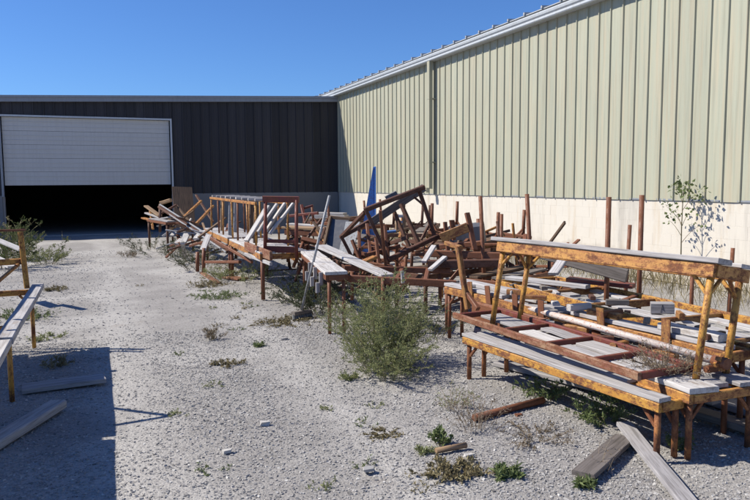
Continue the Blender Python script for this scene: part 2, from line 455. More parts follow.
# ------------------------------------------------------------------ green warehouse (right)
EAVE, PLN = 4.90, 1.375
WY0, WY1 = -1.0, 29.0
gw = empty('green_warehouse', (W_X, 12.0, 0), 'long faded green ribbed metal warehouse wall on a white block base', 'warehouse')
gb = (W_X, 12.0, 0)
def sheet(name, prof, z0, z1, mat, parent, loc, nz=1):
    """profile in local X (out of wall) / Y (along wall) extruded in Z"""
    n = len(prof); V = []; F = []
    for j in range(nz+1):
        z = z0+(z1-z0)*j/nz
        for (a, b) in prof: V.append((a, b, z))
    for j in range(nz):
        for k in range(n-1): F.append((j*n+k, j*n+k+1, (j+1)*n+k+1, (j+1)*n+k))
    return obj(name, V, F, mat, parent, loc)
P_G = [(0.0, 0.0), (-0.004, 0.06), (-0.006, 0.12), (-0.004, 0.17), (-0.006, 0.23), (0.0, 0.281), (-0.026, 0.288), (-0.029, 0.297), (-0.026, 0.306), (0.0, 0.313)]
SP = 0.313
y = 9.845-SP*34+0.01
first = None
while y < WY1-0.4:
    if y > WY0:
        if first is None:
            first = sheet('wall_panel', P_G, PLN-0.035, EAVE+0.10, M['greenwall'], gw, (0, y-12.0+0.02, 0))
        else:
            c = first.copy(); link(c, gw); c.location = (rnd.uniform(-0.002, 0.002), y-12.0+0.02, rnd.uniform(-0.006, 0.008))
    y += SP
box('wall_core', W_X+0.06, W_X+0.30, WY0, WY1, 0.0, EAVE+0.15, M['interior'], gw, gb)
box('far_end_wall', W_X+0.31, W_X+14, WY1-0.3, WY1, -0.02, EAVE+0.1, M['greenwall'], gw, gb)
box('near_end_wall', W_X+0.31, W_X+14, WY0, WY0+0.3, -0.02, EAVE+0.1, M['greenwall'], gw, gb)
box('back_wall', W_X+13.7, W_X+14.0, WY0+0.31, WY1-0.31, -0.02, EAVE+0.1, M['greenwall'], gw, gb)
# block base: blocks where they can be picked apart, the far rest joined
bm_h, bl = PLN/7, 0.405
blk = beam_mesh('block', bl-0.003, 0.035, bm_h-0.003, M['plinth'], 0.03)
cnt = 0; VV, FF = [], []
for row in range(7):
    off = (row % 2)*bl/2
    k = 0
    yy = 5.4+off
    while yy < WY1-0.5:
        if yy < 22.5 and cnt < 296:
            o = bpy.data.objects.new('block', blk); link(o, gw)
            o.rotation_euler = (0, 0, math.pi/2)
            o.location = (0.016+0.0175+rnd.uniform(-0.0005, 0.0005), yy-12.0, bm_h*(row+0.5))
            cnt += 1
        else:
            v, f = box_vf(0.016, 0.05, yy-12-bl/2+0.004, yy-12+bl/2-0.004, bm_h*row+0.004, bm_h*(row+1)-0.004)
            s = len(VV); VV += v; FF += [tuple(i+s for i in q) for q in f]
        yy += bl
tag(obj('block_course', VV, FF, M['plinth'], gw), kind='stuff')
box('mortar', W_X+0.0176, W_X+0.059, WY0, WY1, 0.0, PLN, M['plinth'], gw, gb)
box('base_flashing', W_X-0.004, W_X+0.014, WY0, WY1, PLN-0.035, PLN-0.008, M['greytrim'], gw, gb)
# gutter, fascia, downspout
gut = [(0.04, 0.0), (-0.15, 0.0), (-0.165, 0.02), (-0.165, 0.06), (-0.19, 0.09), (-0.20, 0.13), (-0.20, 0.155), (-0.185, 0.155), (-0.185, 0.10), (-0.15, 0.07), (-0.15, 0.02), (0.04, 0.02)]
def extr_y(name, prof, y0, y1, mat, parent, loc):
    n = len(prof)
    V = [(a, y0, b) for a, b in prof]+[(a, y1, b) for a, b in prof]
    F = [(k, (k+1) % n, n+(k+1) % n, n+k) for k in range(n)]+[tuple(range(n-1, -1, -1)), tuple(range(n, 2*n))]
    return obj(name, V, F, mat, parent, loc)
for a, b in ((WY0, 9.2), (9.205, 17.6), (17.605, 24.98), (24.985, WY1)):
    extr_y('gutter', gut, a-12, b-12, M['trim'], gw, (-0.045, 0, EAVE))
extr_y('fascia', [(-0.05, 0.16), (-0.05, 0.225), (0.05, 0.225), (0.05, 0.16)], WY0-12, WY1-12, M['trim'], gw, (-0.05, 0, EAVE))
ds = box('downspout', W_X-0.20, W_X-0.10, 16.98, 17.12, PLN+0.12, EAVE+0.005, M['greenwall'], gw, gb)
box('downspout_elbow', W_X-0.29, W_X-0.19, 16.985, 17.115, PLN+0.02, PLN+0.15, M['greenwall'], gw, gb)
for z in (2.2, 3.9): box('downspout_strap', W_X-0.205, W_X-0.002, 16.972, 17.128, z, z+0.03, M['greenwall'], gw, gb)
# roof: low slope sheets with raised ribs, ends standing over the gutter
rise = 0.09
def rz(d): return EAVE+0.235+d*rise
yv = WY0
rv, rf = [], []
roof = obj('roof', [(-0.16, WY0-12, rz(0)), (7.0, WY0-12, rz(7.2)), (7.0, WY1-12, rz(7.2)), (-0.16, WY1-12, rz(0)), (14.2, WY0-12, rz(0)), (14.2, WY1-12, rz(0)),
                    (-0.16, WY0-12, rz(0)-.02), (7.0, WY0-12, rz(7.2)-.02), (7.0, WY1-12, rz(7.2)-.02), (-0.16, WY1-12, rz(0)-.02), (14.2, WY0-12, rz(0)-.02), (14.2, WY1-12, rz(0)-.02)],
           [(0, 1, 2, 3), (1, 4, 5, 2), (6, 9, 8, 7), (7, 8, 11, 10), (0, 3, 9, 6), (4, 10, 11, 5)], M['roofsheet'], gw)
ribm = None
yy = WY0+0.2
while yy < WY1:
    if ribm is None:
        ribm = bpy.data.meshes.new('rib')
        ribm = mesh('rib', [(-0.19, -0.03, rz(0)+0.001), (-0.19, 0.03, rz(0)+0.001), (-0.19, 0.016, rz(0)+0.05), (-0.19, -0.016, rz(0)+0.05),
                            (6.98, -0.03, rz(7.2)), (6.98, 0.03, rz(7.2)), (6.98, 0.016, rz(7.2)+0.05), (6.98, -0.016, rz(7.2)+0.05)],
                    [(0, 1, 2, 3), (1, 5, 6, 2), (2, 6, 7, 3), (3, 7, 4, 0), (4, 7, 6, 5)], M['roofsheet'])
    o = bpy.data.objects.new('roof_rib', ribm); link(o, roof); o.location = (0, yy-12.0, 0)
    yy += 0.61

# ------------------------------------------------------------------ dark building (far end)
db = empty('dark_warehouse', (W_X, FY, 0), 'dark brown metal clad building with half open garage door', 'warehouse', rot=(0, 0, PHI))
S0 = -24.0
def roof_h(s): return 4.90+0.035*s if s > -14 else 4.41
DS0, DS1, DTOP, DBOT = -11.27, -6.09, 3.86, 1.665
def fpanel(s0, wd, z0, z1):
    prof = [(s0+0.0, 0.0), (s0+wd*0.30, 0.0), (s0+wd*0.32, -0.006), (s0+wd*0.40, -0.006), (s0+wd*0.42, 0.0), (s0+wd-0.05, 0.0), (s0+wd-0.042, -0.036), (s0+wd-0.012, -0.036), (s0+wd, 0.0)]
    V = []; F = []; n = len(prof)
    c = s0+wd/2
    for zf in (0, 1):
        for a, b in prof: V.append((a-c, b, z0 if zf == 0 else z1(a)))
    for k in range(n-1): F.append((k, k+1, n+k+1, n+k))
    obj('wall_panel', V, F, M['darkwall'], db, (c, 0, 0))
s = -0.004-0.312*70
while s < -0.3:
    wd = 0.312
    top = lambda a: roof_h(a)-0.10
    if s+wd <= DS0-0.08 or s >= DS1+0.02: fpanel(s, wd, 1.33, top)
    elif s+wd > DS1+0.02 and s < DS1: fpanel(DS1+0.05, s+wd-DS1-0.05, 1.33, top); fpanel(s, DS1+0.05-s, DTOP+0.06, top)
    elif s < DS0-0.08: fpanel(s, DS0-0.08-s, 1.33, top); fpanel(DS0-0.08, s+wd-DS0+0.08, DTOP+0.06, top)
    else: fpanel(s, wd, DTOP+0.06, top)
    s += wd
dbp = lambda n, x0, x1, y0, y1, z0, z1, m: box(n, x0, x1, y0, y1, z0, z1, m, db)
def slab(n, x0, x1, y0, y1, z0, m, drop=0.082):
    top = lambda x, y: roof_h(x)-drop+(y/14)*0.13
    V = [(x0, y0, z0), (x1, y0, z0), (x1, y1, z0), (x0, y1, z0)]+[(x, y, top(x, y)) for x, y in ((x0, y0), (x1, y0), (x1, y1), (x0, y1))]
    obj(n, V, [(0, 3, 2, 1), (4, 5, 6, 7), (0, 1, 5, 4), (1, 2, 6, 5), (2, 3, 7, 6), (3, 0, 4, 7)], m, db)
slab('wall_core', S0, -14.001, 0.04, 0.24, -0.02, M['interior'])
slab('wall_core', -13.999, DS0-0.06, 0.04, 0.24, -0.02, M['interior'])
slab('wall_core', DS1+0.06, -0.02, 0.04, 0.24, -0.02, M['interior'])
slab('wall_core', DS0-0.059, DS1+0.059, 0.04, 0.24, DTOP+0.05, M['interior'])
dbp('base_wall', S0, DS0-0.07, -0.035, 0.038, -0.02, 1.345, M['shadedconcrete'])
dbp('base_wall', DS1+0.07, -0.01, -0.035, 0.038, -0.02, 1.345, M['shadedconcrete'])
# eave trim rising gently towards the green warehouse
def trim_run(name, a, b, dz0, dz1, y0, y1, mat):
    V = [(a, y0, roof_h(a)+dz0), (a, y1, roof_h(a)+dz0), (a, y1, roof_h(a)+dz1), (a, y0, roof_h(a)+dz1), (b, y0, roof_h(b)+dz0), (b, y1, roof_h(b)+dz0), (b, y1, roof_h(b)+dz1), (b, y0, roof_h(b)+dz1)]
    obj(name, V, [(0, 3, 2, 1), (4, 5, 6, 7), (0, 1, 5, 4), (1, 2, 6, 5), (2, 3, 7, 6), (3, 0, 4, 7)], mat, db)
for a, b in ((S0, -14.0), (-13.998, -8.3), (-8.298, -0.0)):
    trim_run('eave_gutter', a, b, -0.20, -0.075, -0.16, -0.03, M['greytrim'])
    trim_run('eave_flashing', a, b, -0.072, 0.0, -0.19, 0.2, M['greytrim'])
V = [(S0, -0.1, 4.41-0.03), (-14, -0.1, 4.41-0.03), (-0.0, -0.1, 4.87), (-0.0, 14, 5.0), (-14, 14, 4.51), (S0, 14, 4.51)]
obj('roof', V+[(x, y, z-0.05) for x, y, z in V], [(0, 1, 4, 5), (1, 2, 3, 4), (6, 11, 10, 7), (7, 10, 9, 8), (0, 6, 7, 1), (1, 7, 8, 2), (2, 8, 9, 3), (3, 9, 10, 4), (4, 10, 11, 5), (5, 11, 6, 0)], M['roofsheet'], db)
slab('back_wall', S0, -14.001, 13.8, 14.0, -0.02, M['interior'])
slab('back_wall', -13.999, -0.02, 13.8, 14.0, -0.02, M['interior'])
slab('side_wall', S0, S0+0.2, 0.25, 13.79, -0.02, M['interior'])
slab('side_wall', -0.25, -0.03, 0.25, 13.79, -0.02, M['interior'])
dbp('floor_slab', S0+0.21, -0.26, 0.05, 13.79, -0.03, 0.012, M['concrete'])
# half raised overhead door in horizontal sections, light frame around the opening
dr = bpy.data.objects.new('overhead_door', None); link(dr, db)
n_sec = 5; hs = (DTOP-DBOT)/n_sec
for i in range(n_sec):
    z0 = DBOT+hs*i
    sec = beam_mesh('door_section', DS1-DS0-0.04, 0.05, hs-0.006, M['door'], 0.06)
    o = bpy.data.objects.new('door_section', sec); link(o, dr)
    o.location = ((DS0+DS1)/2, 0.10+0.004*(i % 2), z0+hs/2)
    for q in (0.33, 0.66):
        r = bpy.data.objects.new('section_groove', beam_mesh('section_groove', DS1-DS0-0.05, 0.012, 0.03, M['door'], 0.3)); link(r, dr)
        r.location = ((DS0+DS1)/2, 0.072+0.004*(i % 2), z0+hs*q)
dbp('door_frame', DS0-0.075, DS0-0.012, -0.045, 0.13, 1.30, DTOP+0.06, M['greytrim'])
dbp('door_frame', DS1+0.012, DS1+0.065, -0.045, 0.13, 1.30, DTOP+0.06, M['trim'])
dbp('door_frame', DS0-0.01, DS1+0.01, -0.045, 0.05, DTOP+0.005, DTOP+0.06, M['trim'])
dbp('door_jamb', DS0-0.069, DS0-0.012, 0.039, 0.24, -0.02, 1.30, M['concrete'])
dbp('door_jamb', DS1+0.012, DS1+0.069, 0.039, 0.24, -0.02, 1.30, M['concrete'])

LOOSE = [
    ('tipped_table', 'big dark rusty table frame tipped up on top of the scrap pile', 'table frame', None, [('rail', 'darkrust', 'b', (3.287, 8.379, 1.309), (4.127, 8.36, 1.598), 0.075, 0.06), ('rail', 'darkrust', 'b', (3.559, 8.268, 0.656), (4.301, 8.289, 0.942), 0.07, 0.06), ('leg', 'darkrust', 'b', (3.287, 8.379, 1.335), (3.571, 8.263, 0.643), 0.05, 0.05), ('leg', 'darkrust', 'b', (4.065, 8.385, 1.559), (4.276, 8.299, 0.888), 0.055, 0.055), ('rail', 'darkrust', 'b', (3.229, 9.159, 0.907), (4.363, 8.966, 1.51), 0.07, 0.06), ('plank', 'dullwood', 'b', (3.594, 8.902, 1.12), (4.313, 8.738, 1.589), 0.03, 0.11), ('leg', 'darkrust', 'b', (3.229, 9.159, 0.921), (3.381, 9.097, 0.596), 0.045, 0.045), ('leg', 'darkrust', 'b', (3.911, 8.934, 1.32), (4.008, 8.517, 0.732), 0.05, 0.05), ('leg', 'darkrust', 'b', (3.925, 8.659, 1.368), (4.077, 8.381, 0.809), 0.055, 0.05), ('brace', 'darkrust', 'b', (4.152, 8.35, 1.332), (4.003, 8.411, 1.466), 0.03, 0.03), ('brace', 'darkrust', 'b', (4.21, 8.348, 1.116), (4.068, 8.33, 0.894), 0.03, 0.03), ('rail', 'darkrust', 'b', (3.245, 9.206, 0.903), (3.305, 8.426, 1.281), 0.05, 0.05)]),
    ('rusty_leg_jumble', 'jumbled rusty leg frame propped under the tipped table', 'scrap frame', None, [('rail', 'rust', 'b', (3.16, 8.539, 0.622), (3.567, 8.157, 0.563), 0.06, 0.07), ('leg', 'rust', 'b', (3.356, 8.783, 1.051), (3.257, 8.5, 0.568), 0.045, 0.045), ('leg', 'rust', 'b', (3.493, 8.835, 1.098), (3.403, 8.44, 0.54), 0.045, 0.045), ('leg', 'rust', 'b', (3.643, 8.558, 1.081), (3.599, 8.36, 0.618), 0.04, 0.04), ('leg', 'rust', 'b', (3.197, 8.632, 0.904), (3.305, 8.48, 0.514), 0.04, 0.04), ('leg', 'rust', 'b', (3.492, 8.511, 0.929), (3.462, 8.308, 0.499), 0.045, 0.045), ('rail', 'rust', 'b', (3.355, 8.567, 0.703), (3.828, 8.482, 0.811), 0.06, 0.05), ('stretcher', 'rust', 'b', (3.48, 8.625, 0.786), (3.762, 8.401, 0.606), 0.04, 0.04)]),
    ('orange_board', 'short orange-brown board lodged low in the pile under the tipped table', 'board', None, [('board', 'orange', 'b', (3.161, 8.107, 0.666), (3.327, 8.147, 0.717), 0.1, 0.04)]),
    ('low_rusty_frame', 'low rusty bench frame behind the big weed', 'bench frame', None, [('rail', 'rust', 'b', (2.527, 7.285, 0.601), (3.651, 6.61, 0.553), 0.05, 0.08), ('rail', 'rust', 'b', (2.803, 7.821, 0.64), (3.973, 7.343, 0.595), 0.05, 0.07), ('leg', 'rust', 't', (2.954, 7.003, 0.611), (2.951, 7.004, 0.141), 0.022, 0), ('leg', 'rust', 't', (3.56, 6.647, 0.554), (3.561, 6.647, 0.045), 0.022, 0), ('leg', 'rust', 't', (2.846, 7.695, 0.604), (2.843, 7.697, 0.267), 0.022, 0), ('leg', 'rust', 't', (3.861, 7.388, 0.559), (3.862, 7.388, 0.181), 0.022, 0), ('cross_rail', 'rust', 'b', (3.086, 6.949, 0.577), (3.438, 7.561, 0.611), 0.05, 0.05), ('cross_rail', 'rust', 'b', (3.36, 6.783, 0.559), (3.728, 7.443, 0.609), 0.05, 0.05)]),
    ('white_plank', 'long pale plank sloping down from the dark sheet to the low rusty frame', 'plank', None, [('plank', 'palewood', 'b', (2.754, 8.597, 0.845), (3.044, 7.074, 0.62), 0.17, 0.035)]),
    ('short_pale_board', 'short pale board leaning at the right end of the low rusty frame', 'board', None, [('b', 'palewood', 'b', (3.683, 7.461, 0.706), (3.931, 7.684, 0.871), 0.07, 0.03)]),
    ('short_pale_board', 'short pale board lying slanted beside the post with an arm', 'board', None, [('b', 'palewood', 'b', (3.659, 7.255, 0.634), (3.917, 7.366, 0.765), 0.07, 0.03)]),
    ('white_stake', 'small white stake standing behind the big weed', 'stake', None, [('b', 'palewood', 'b', (3.075, 6.738, 0.583), (3.065, 6.742, 0.713), 0.035, 0.03)]),
    ('drilled_upright', 'rusty steel upright with holes, tallest of the cluster near the wall', 'upright', None, [('b', 'rust', 'b', (4.309, 7.53, 1.278), (4.301, 7.317, 0.837), 0.065, 0.035)]),
    ('drilled_upright', 'short rusty upright left of the ochre slab', 'upright', None, [('b', 'rust', 'b', (4.104, 7.721, 1.163), (4.104, 7.613, 0.67), 0.05, 0.03)]),
    ('drilled_upright', 'forked thin rusty upright just above the ochre slab', 'upright', None, [('b', 'rust', 'b', (4.318, 7.958, 1.172), (4.355, 7.943, 0.911), 0.05, 0.03), ('prong', 'rust', 'b', (4.348, 7.946, 1.171), (4.366, 7.938, 1.067), 0.02, 0.02)]),
    ('ochre_slab', 'ochre plank nailed across the cluster of rusty uprights', 'plank', None, [('b', 'ochre', 'b', (3.988, 7.607, 0.974), (4.271, 7.437, 1.111), 0.05, 0.12)]),
    ('arm_post', 'ochre brown post with a short arm standing on the red frame', 'post', None, [('post', 'ochre', 'b', (2.96, 5.326, 1.092), (2.968, 5.161, 0.569), 0.045, 0.045), ('arm', 'ochre', 'b', (2.981, 5.588, 1.106), (2.974, 5.299, 1.085), 0.04, 0.04), ('brace', 'rust', 'b', (2.977, 5.211, 0.709), (2.996, 5.041, 0.587), 0.04, 0.04)]),
    ('rusty_beam', 'long rusty beam lying across the uprights cluster', 'beam', None, [('b', 'rust', 'b', (3.872, 7.816, 0.774), (4.616, 7.188, 0.761), 0.08, 0.09)]),
    ('rusty_beam', 'dark rusty beam under the uprights cluster at bench height', 'beam', None, [('b', 'darkrust', 'b', (3.728, 7.443, 0.681), (4.474, 7.03, 0.699), 0.08, 0.1)]),
    ('rusty_beam', 'rusty beam resting on the pile beside the rounded pipe ends', 'beam', None, [('b', 'rust', 'b', (4.093, 7.834, 0.84), (4.506, 7.449, 0.904), 0.07, 0.07)]),
    ('green_ochre_beam', 'olive ochre beam end behind the tall rusty pipe', 'beam', None, [('b', 'ochre', 'b', (4.686, 8.024, 0.8), (5.035, 7.989, 0.842), 0.1, 0.09)]),
    ('grey_bin', 'dark grey box lying behind the uprights cluster', 'box', None, [('b', 'darksheet', 'b', (4.475, 8.218, 0.927), (4.82, 7.969, 0.985), 0.35, 0.3)]),
    ('standing_pipe', 'tall rusty pipe upright beside the end of the upper bench', 'pipe', None, [('p', 'rust', 't', (4.45, 7.3, 0.0), (4.39, 7.35, 1.489), 0.025, 0)]),
    ('standing_pipe', 'tall rusty pipe leaning left behind the upper bench end', 'pipe', None, [('p', 'rust', 't', (5.25, 7.45, 0.0), (5.13, 7.45, 1.503), 0.027, 0)]),
    ('standing_pipe', 'thick straight rusty pipe rising through the yellow bench', 'pipe', None, [('p', 'rust', 't', (4.68, 5.42, 0.0), (4.68, 5.42, 1.503), 0.025, 0)]),
    ('standing_pipe', 'tall rusty pipe at the far rail of the yellow bench', 'pipe', None, [('p', 'rust', 't', (5.12, 5.45, 0.0), (5.12, 5.45, 1.516), 0.025, 0)]),
    ('standing_pipe', 'thin leaning rusty pipe between the two tallest pipes', 'pipe', None, [('p', 'rust', 't', (5.75, 6.35, 0.0), (5.8, 6.35, 1.15), 0.022, 0)]),
    ('standing_pipe', 'short rusty pipe against the wall weeds by the upper bench corner', 'pipe', None, [('p', 'rust', 't', (5.9, 5.05, 0.0), (5.93, 5.05, 0.982), 0.02, 0)]),
    ('standing_pipe', 'short rusty pipe among the wall weeds', 'pipe', None, [('p', 'rust', 't', (6.1, 5.7, 0.0), (6.1, 5.7, 0.768), 0.022, 0)]),
    ('standing_pipe', 'rusty pipe stub beside the tall pipe by the pile', 'pipe', None, [('p', 'rust', 't', (4.75, 7.9, 0.0), (4.75, 8.0, 1.176), 0.028, 0)]),
    ('standing_pipe', 'rusty pipe below a sprig of leaves at the pile edge', 'pipe', None, [('p', 'rust', 't', (5.3, 8.3, 0.0), (5.3, 8.3, 1.214), 0.025, 0)]),
    ('standing_pipe', 'thin rusty pipe leaning against the pile', 'pipe', None, [('p', 'darkrust', 't', (5.1, 7.9, 0.0), (4.98, 7.9, 1.14), 0.02, 0)]),
    ('standing_pipe', 'rusty pipe stub seen under the upper bench', 'pipe', None, [('p', 'darkrust', 't', (5.6, 7.6, 0.0), (5.6, 7.6, 0.82), 0.022, 0)]),
    ('grey_beam', 'long grey timber sloping down behind the upper bench', 'timber', None, [('b', 'dullwood', 'b', (4.313, 6.016, 0.927), (4.729, 5.198, 0.751), 0.06, 0.13)]),
    ('red_board', 'dark red board lying flat behind the yellow bench', 'board', None, [('b', 'red', 'b', (4.588, 5.903, 0.642), (4.939, 5.328, 0.623), 0.16, 0.04)]),
    ('leaning_board', 'short pale board leaning between upper bench and yellow bench', 'board', None, [('b', 'palewood', 'b', (4.011, 5.383, 0.788), (4.265, 5.495, 0.976), 0.1, 0.03)]),
    ('flat_bar', 'rusty flat bar lying from the far rail to the thick pipe', 'bar', None, [('b', 'rust', 'b', (4.927, 5.219, 0.56), (4.476, 5.053, 0.53), 0.045, 0.02)]),
    ('leaning_board', 'pale slat leaning at the left of the red end frame', 'slat', 'slats leaning in the red end frame', [('b', 'palewood', 'b', (2.065, 9.959, 0.836), (2.433, 10.132, 1.329), 0.1, 0.035)]),
    ('leaning_board', 'second pale slat leaning inside the red end frame', 'slat', 'slats leaning in the red end frame', [('b', 'palewood', 'b', (2.288, 10.192, 0.944), (2.607, 10.277, 1.352), 0.06, 0.035)]),
    ('leaning_board', 'third pale slat leaning inside the red end frame', 'slat', 'slats leaning in the red end frame', [('b', 'palewood', 'b', (2.421, 10.245, 0.951), (2.745, 10.329, 1.363), 0.06, 0.035)]),
    ('leaning_board', 'last pale slat leaning at the right post of the red end frame', 'slat', 'slats leaning in the red end frame', [('b', 'palewood', 'b', (2.428, 10.026, 0.92), (2.81, 10.086, 1.368), 0.06, 0.035)]),
    ('red_end_frame', 'dark red upright frame at the end of the far long bench', 'frame', None, [('top_rail', 'red', 'b', (2.286, 9.814, 1.44), (2.748, 9.571, 1.43), 0.05, 0.09), ('post', 'red', 't', (2.319, 9.801, 1.425), (2.284, 9.761, 0.598), 0.026, 0), ('post', 'red', 't', (2.715, 9.585, 1.423), (2.688, 9.542, 0.6), 0.026, 0), ('bottom_rail', 'red', 'b', (2.307, 9.784, 0.724), (2.71, 9.587, 0.71), 0.05, 0.09), ('mid_rail', 'red', 'b', (2.314, 9.803, 0.838), (2.712, 9.586, 0.832), 0.04, 0.05)]),
    ('striped_rail', 'red and white flaking rail along the near corner of the far bench', 'rail', None, [('b', 'redworn', 'b', (2.173, 10.563, 0.71), (2.281, 9.384, 0.662), 0.04, 0.13), ('b2', 'palewood', 'b', (2.17, 10.564, 0.587), (2.278, 9.385, 0.551), 0.04, 0.05)]),
    ('channel_beam', 'long dark channel beam sloping down across the far pile', 'beam', None, [('web', 'darkrust', 'b', (1.684, 18.972, 1.076), (2.375, 13.073, 0.386), 0.12, 0.05), ('flange', 'galv', 'b', (1.686, 18.971, 1.141), (2.394, 13.065, 0.443), 0.03, 0.03), ('flange', 'galv', 'b', (1.665, 18.764, 1.056), (2.305, 12.993, 0.396), 0.02, 0.03)]),
    ('rusty_diagonal', 'rusty bar sloping beneath the far long bench', 'bar', None, [('b', 'rust', 'b', (2.005, 12.792, 0.683), (2.451, 11.421, 0.362), 0.04, 0.05)]),
    ('short_white_board', 'short white board standing on a stump beside the far bench', 'board', None, [('b', 'palewood', 'b', (1.924, 13.257, 0.427), (2.067, 13.414, 0.695), 0.13, 0.03)]),
    ('stump_post', 'short rusty stump post nearest the far bench', 'post', None, [('b', 'rust', 't', (1.942, 13.249, 0.465), (1.921, 13.258, 0.011), 0.035, 0)]),
    ('stump_post', 'short rusty stump post standing apart from the far bench', 'post', None, [('b', 'rust', 't', (1.855, 13.501, 0.371), (1.844, 13.506, -0.014), 0.035, 0)]),
    ('red_plate', 'faded red board lying on the ground among weeds by the far bench', 'board', None, [('b', 'redworn', 'b', (1.894, 13.269, -0.008), (1.95, 11.734, -0.018), 0.1, 0.04)]),
    ('red_plate', 'faded red plate lying flat under the far bench', 'board', None, [('b', 'redworn', 'b', (2.203, 12.387, 0.006), (2.386, 11.88, 0.023), 0.22, 0.03)]),
    ('plywood_sheet', 'tall brown plywood sheet leaning on the dark facade beside the door', 'plywood', None, [('b', 'brownwood', 'b', (2.736, 22.971, 1.58), (2.722, 22.221, 0.186), 0.62, 0.03)]),
    ('orange_bar', 'orange bar leaning across the far pile', 'bar', 'orange bars in the far pile', [('b', 'orange', 'b', (2.294, 19.047, 0.796), (2.991, 20.707, 1.176), 0.07, 0.06)]),
    ('orange_bar', 'lower orange bar leaning behind the channel beam', 'bar', 'orange bars in the far pile', [('b', 'orange', 'b', (2.515, 18.417, 0.636), (3.229, 20.069, 1.043), 0.07, 0.06)]),
    ('brown_bar', 'dark brown bar leaning on the facade plinth', 'bar', None, [('b', 'darkrust', 'b', (3.072, 22.294, 1.329), (3.347, 20.885, 0.545), 0.07, 0.05)]),
    ('tan_board', 'tan lit board sticking out of the far pile towards the doorway', 'board', None, [('b', 'tanwood', 'b', (1.442, 20.475, 1.066), (1.732, 19.601, 0.814), 0.13, 0.04)]),
    ('tan_board', 'lower orange board sticking out of the far pile towards the doorway', 'board', None, [('b', 'orange', 'b', (1.36, 20.617, 0.725), (1.8, 19.573, 0.624), 0.13, 0.04)]),
    ('tan_board', 'pale board across the far pile above the orange one', 'board', None, [('b', 'palewood', 'b', (1.421, 20.268, 0.878), (1.858, 19.333, 0.715), 0.1, 0.04)]),
    ('tan_board', 'orange lit block on top of the far pile', 'block', None, [('b', 'tanwood', 'b', (1.844, 20.419, 1.144), (2.096, 20.208, 1.228), 0.14, 0.09)]),
    ('grey_stick', 'grey lit rail along the top of the far low bench', 'rail', None, [('b', 'greywood', 'b', (1.451, 19.715, 0.681), (2.019, 18.403, 0.855), 0.09, 0.04)]),
    ('grey_stick', 'second grey rail lying behind the far low bench', 'rail', None, [('b', 'greywood', 'b', (1.654, 19.416, 0.555), (2.171, 18.449, 0.773), 0.09, 0.04)]),
    ('pile_post', 'dark post standing in the far pile under the channel beam', 'post', None, [('b', 'darkrust', 't', (1.705, 19.179, 1.149), (1.671, 19.085, 0.414), 0.035, 0)]),
    ('wood_scrap', 'small white board scrap in weeds left of the far bench', 'wood scrap', None, [('b', 'palewood', 'b', (1.738, 16.033, 0.332), (1.89, 16.187, 0.427), 0.14, 0.04)]),
    ('wood_scrap', 'leaning white board scrap in weeds below the channel beam', 'wood scrap', None, [('b', 'palewood', 'b', (1.823, 15.459, 0.395), (1.947, 15.732, 0.568), 0.14, 0.04)]),
    ('wood_scrap', 'white board scrap under the far low bench', 'wood scrap', None, [('b', 'palewood', 'b', (1.674, 18.328, 0.359), (1.843, 18.259, 0.485), 0.14, 0.04)]),
    ('wood_scrap', 'white slat scrap leaning under the channel beam', 'wood scrap', None, [('b', 'palewood', 'b', (1.822, 17.62, 0.402), (2.022, 17.862, 0.578), 0.14, 0.04)]),
    ('wood_scrap', 'white lump of wood at the edge of the far weeds', 'wood scrap', None, [('b', 'palewood', 'b', (1.618, 16.622, 0.151), (1.728, 16.578, 0.22), 0.14, 0.04)]),
    ('wood_scrap', 'white slat stub standing beside the channel beam', 'wood scrap', None, [('b', 'palewood', 'b', (2.017, 14.839, 0.519), (2.202, 15.088, 0.665), 0.14, 0.04)]),
    ('scrap_bar', 'rusty bar lying low in the far weeds', 'bar', None, [('b', 'rust', 'b', (1.623, 16.189, 0.279), (2.059, 15.794, 0.449), 0.06, 0.05)]),
    ('scrap_bar', 'dark bar lying under the channel beam', 'bar', None, [('b', 'darkrust', 'b', (1.903, 17.046, 0.533), (2.402, 17.599, 0.631), 0.06, 0.05)]),
    ('scrap_bar', 'dark bar leaning at the top of the far pile', 'bar', None, [('b', 'darkrust', 'b', (1.706, 19.287, 0.88), (2.21, 20.053, 1.091), 0.06, 0.05)]),
    ('scrap_bar', 'brown stick leaning on the plywood sheet', 'bar', None, [('b', 'brownwood', 'b', (2.221, 20.157, 1.088), (2.478, 19.296, 0.646), 0.06, 0.05)]),
    ('scrap_bar', 'orange stub at the doorway end of the far pile', 'bar', None, [('b', 'orange', 'b', (1.526, 20.225, 0.96), (1.544, 19.677, 0.463), 0.06, 0.05)]),
    ('scrap_bar', 'rusty bar in weeds beside the stump posts', 'bar', None, [('b', 'rust', 'b', (1.909, 14.991, 0.364), (2.256, 14.526, 0.512), 0.06, 0.05)]),
    ('scrap_bar', 'rusty bar across the stump posts', 'bar', None, [('b', 'rust', 'b', (1.954, 13.136, 0.211), (2.365, 11.997, 0.308), 0.06, 0.05)]),
    ('cream_table', 'rusty low table with a cream board on top behind the red end frame', 'table', None, [('plank', 'tanwood', 'b', (3.271, 12.274, 0.874), (3.849, 11.714, 0.852), 0.34, 0.04), ('plank', 'palewood', 'b', (3.455, 12.74, 0.899), (3.938, 12.218, 0.875), 0.22, 0.03), ('rail', 'rust', 'b', (3.214, 12.136, 0.793), (3.818, 11.565, 0.774), 0.05, 0.1), ('leg', 'rust', 't', (3.276, 12.164, 0.735), (3.268, 12.168, 0.245), 0.03, 0), ('leg', 'rust', 't', (3.751, 11.646, 0.735), (3.745, 11.649, 0.275), 0.03, 0), ('stretcher', 'rust', 'b', (3.256, 12.173, 0.536), (3.765, 11.641, 0.541), 0.05, 0.05)]),
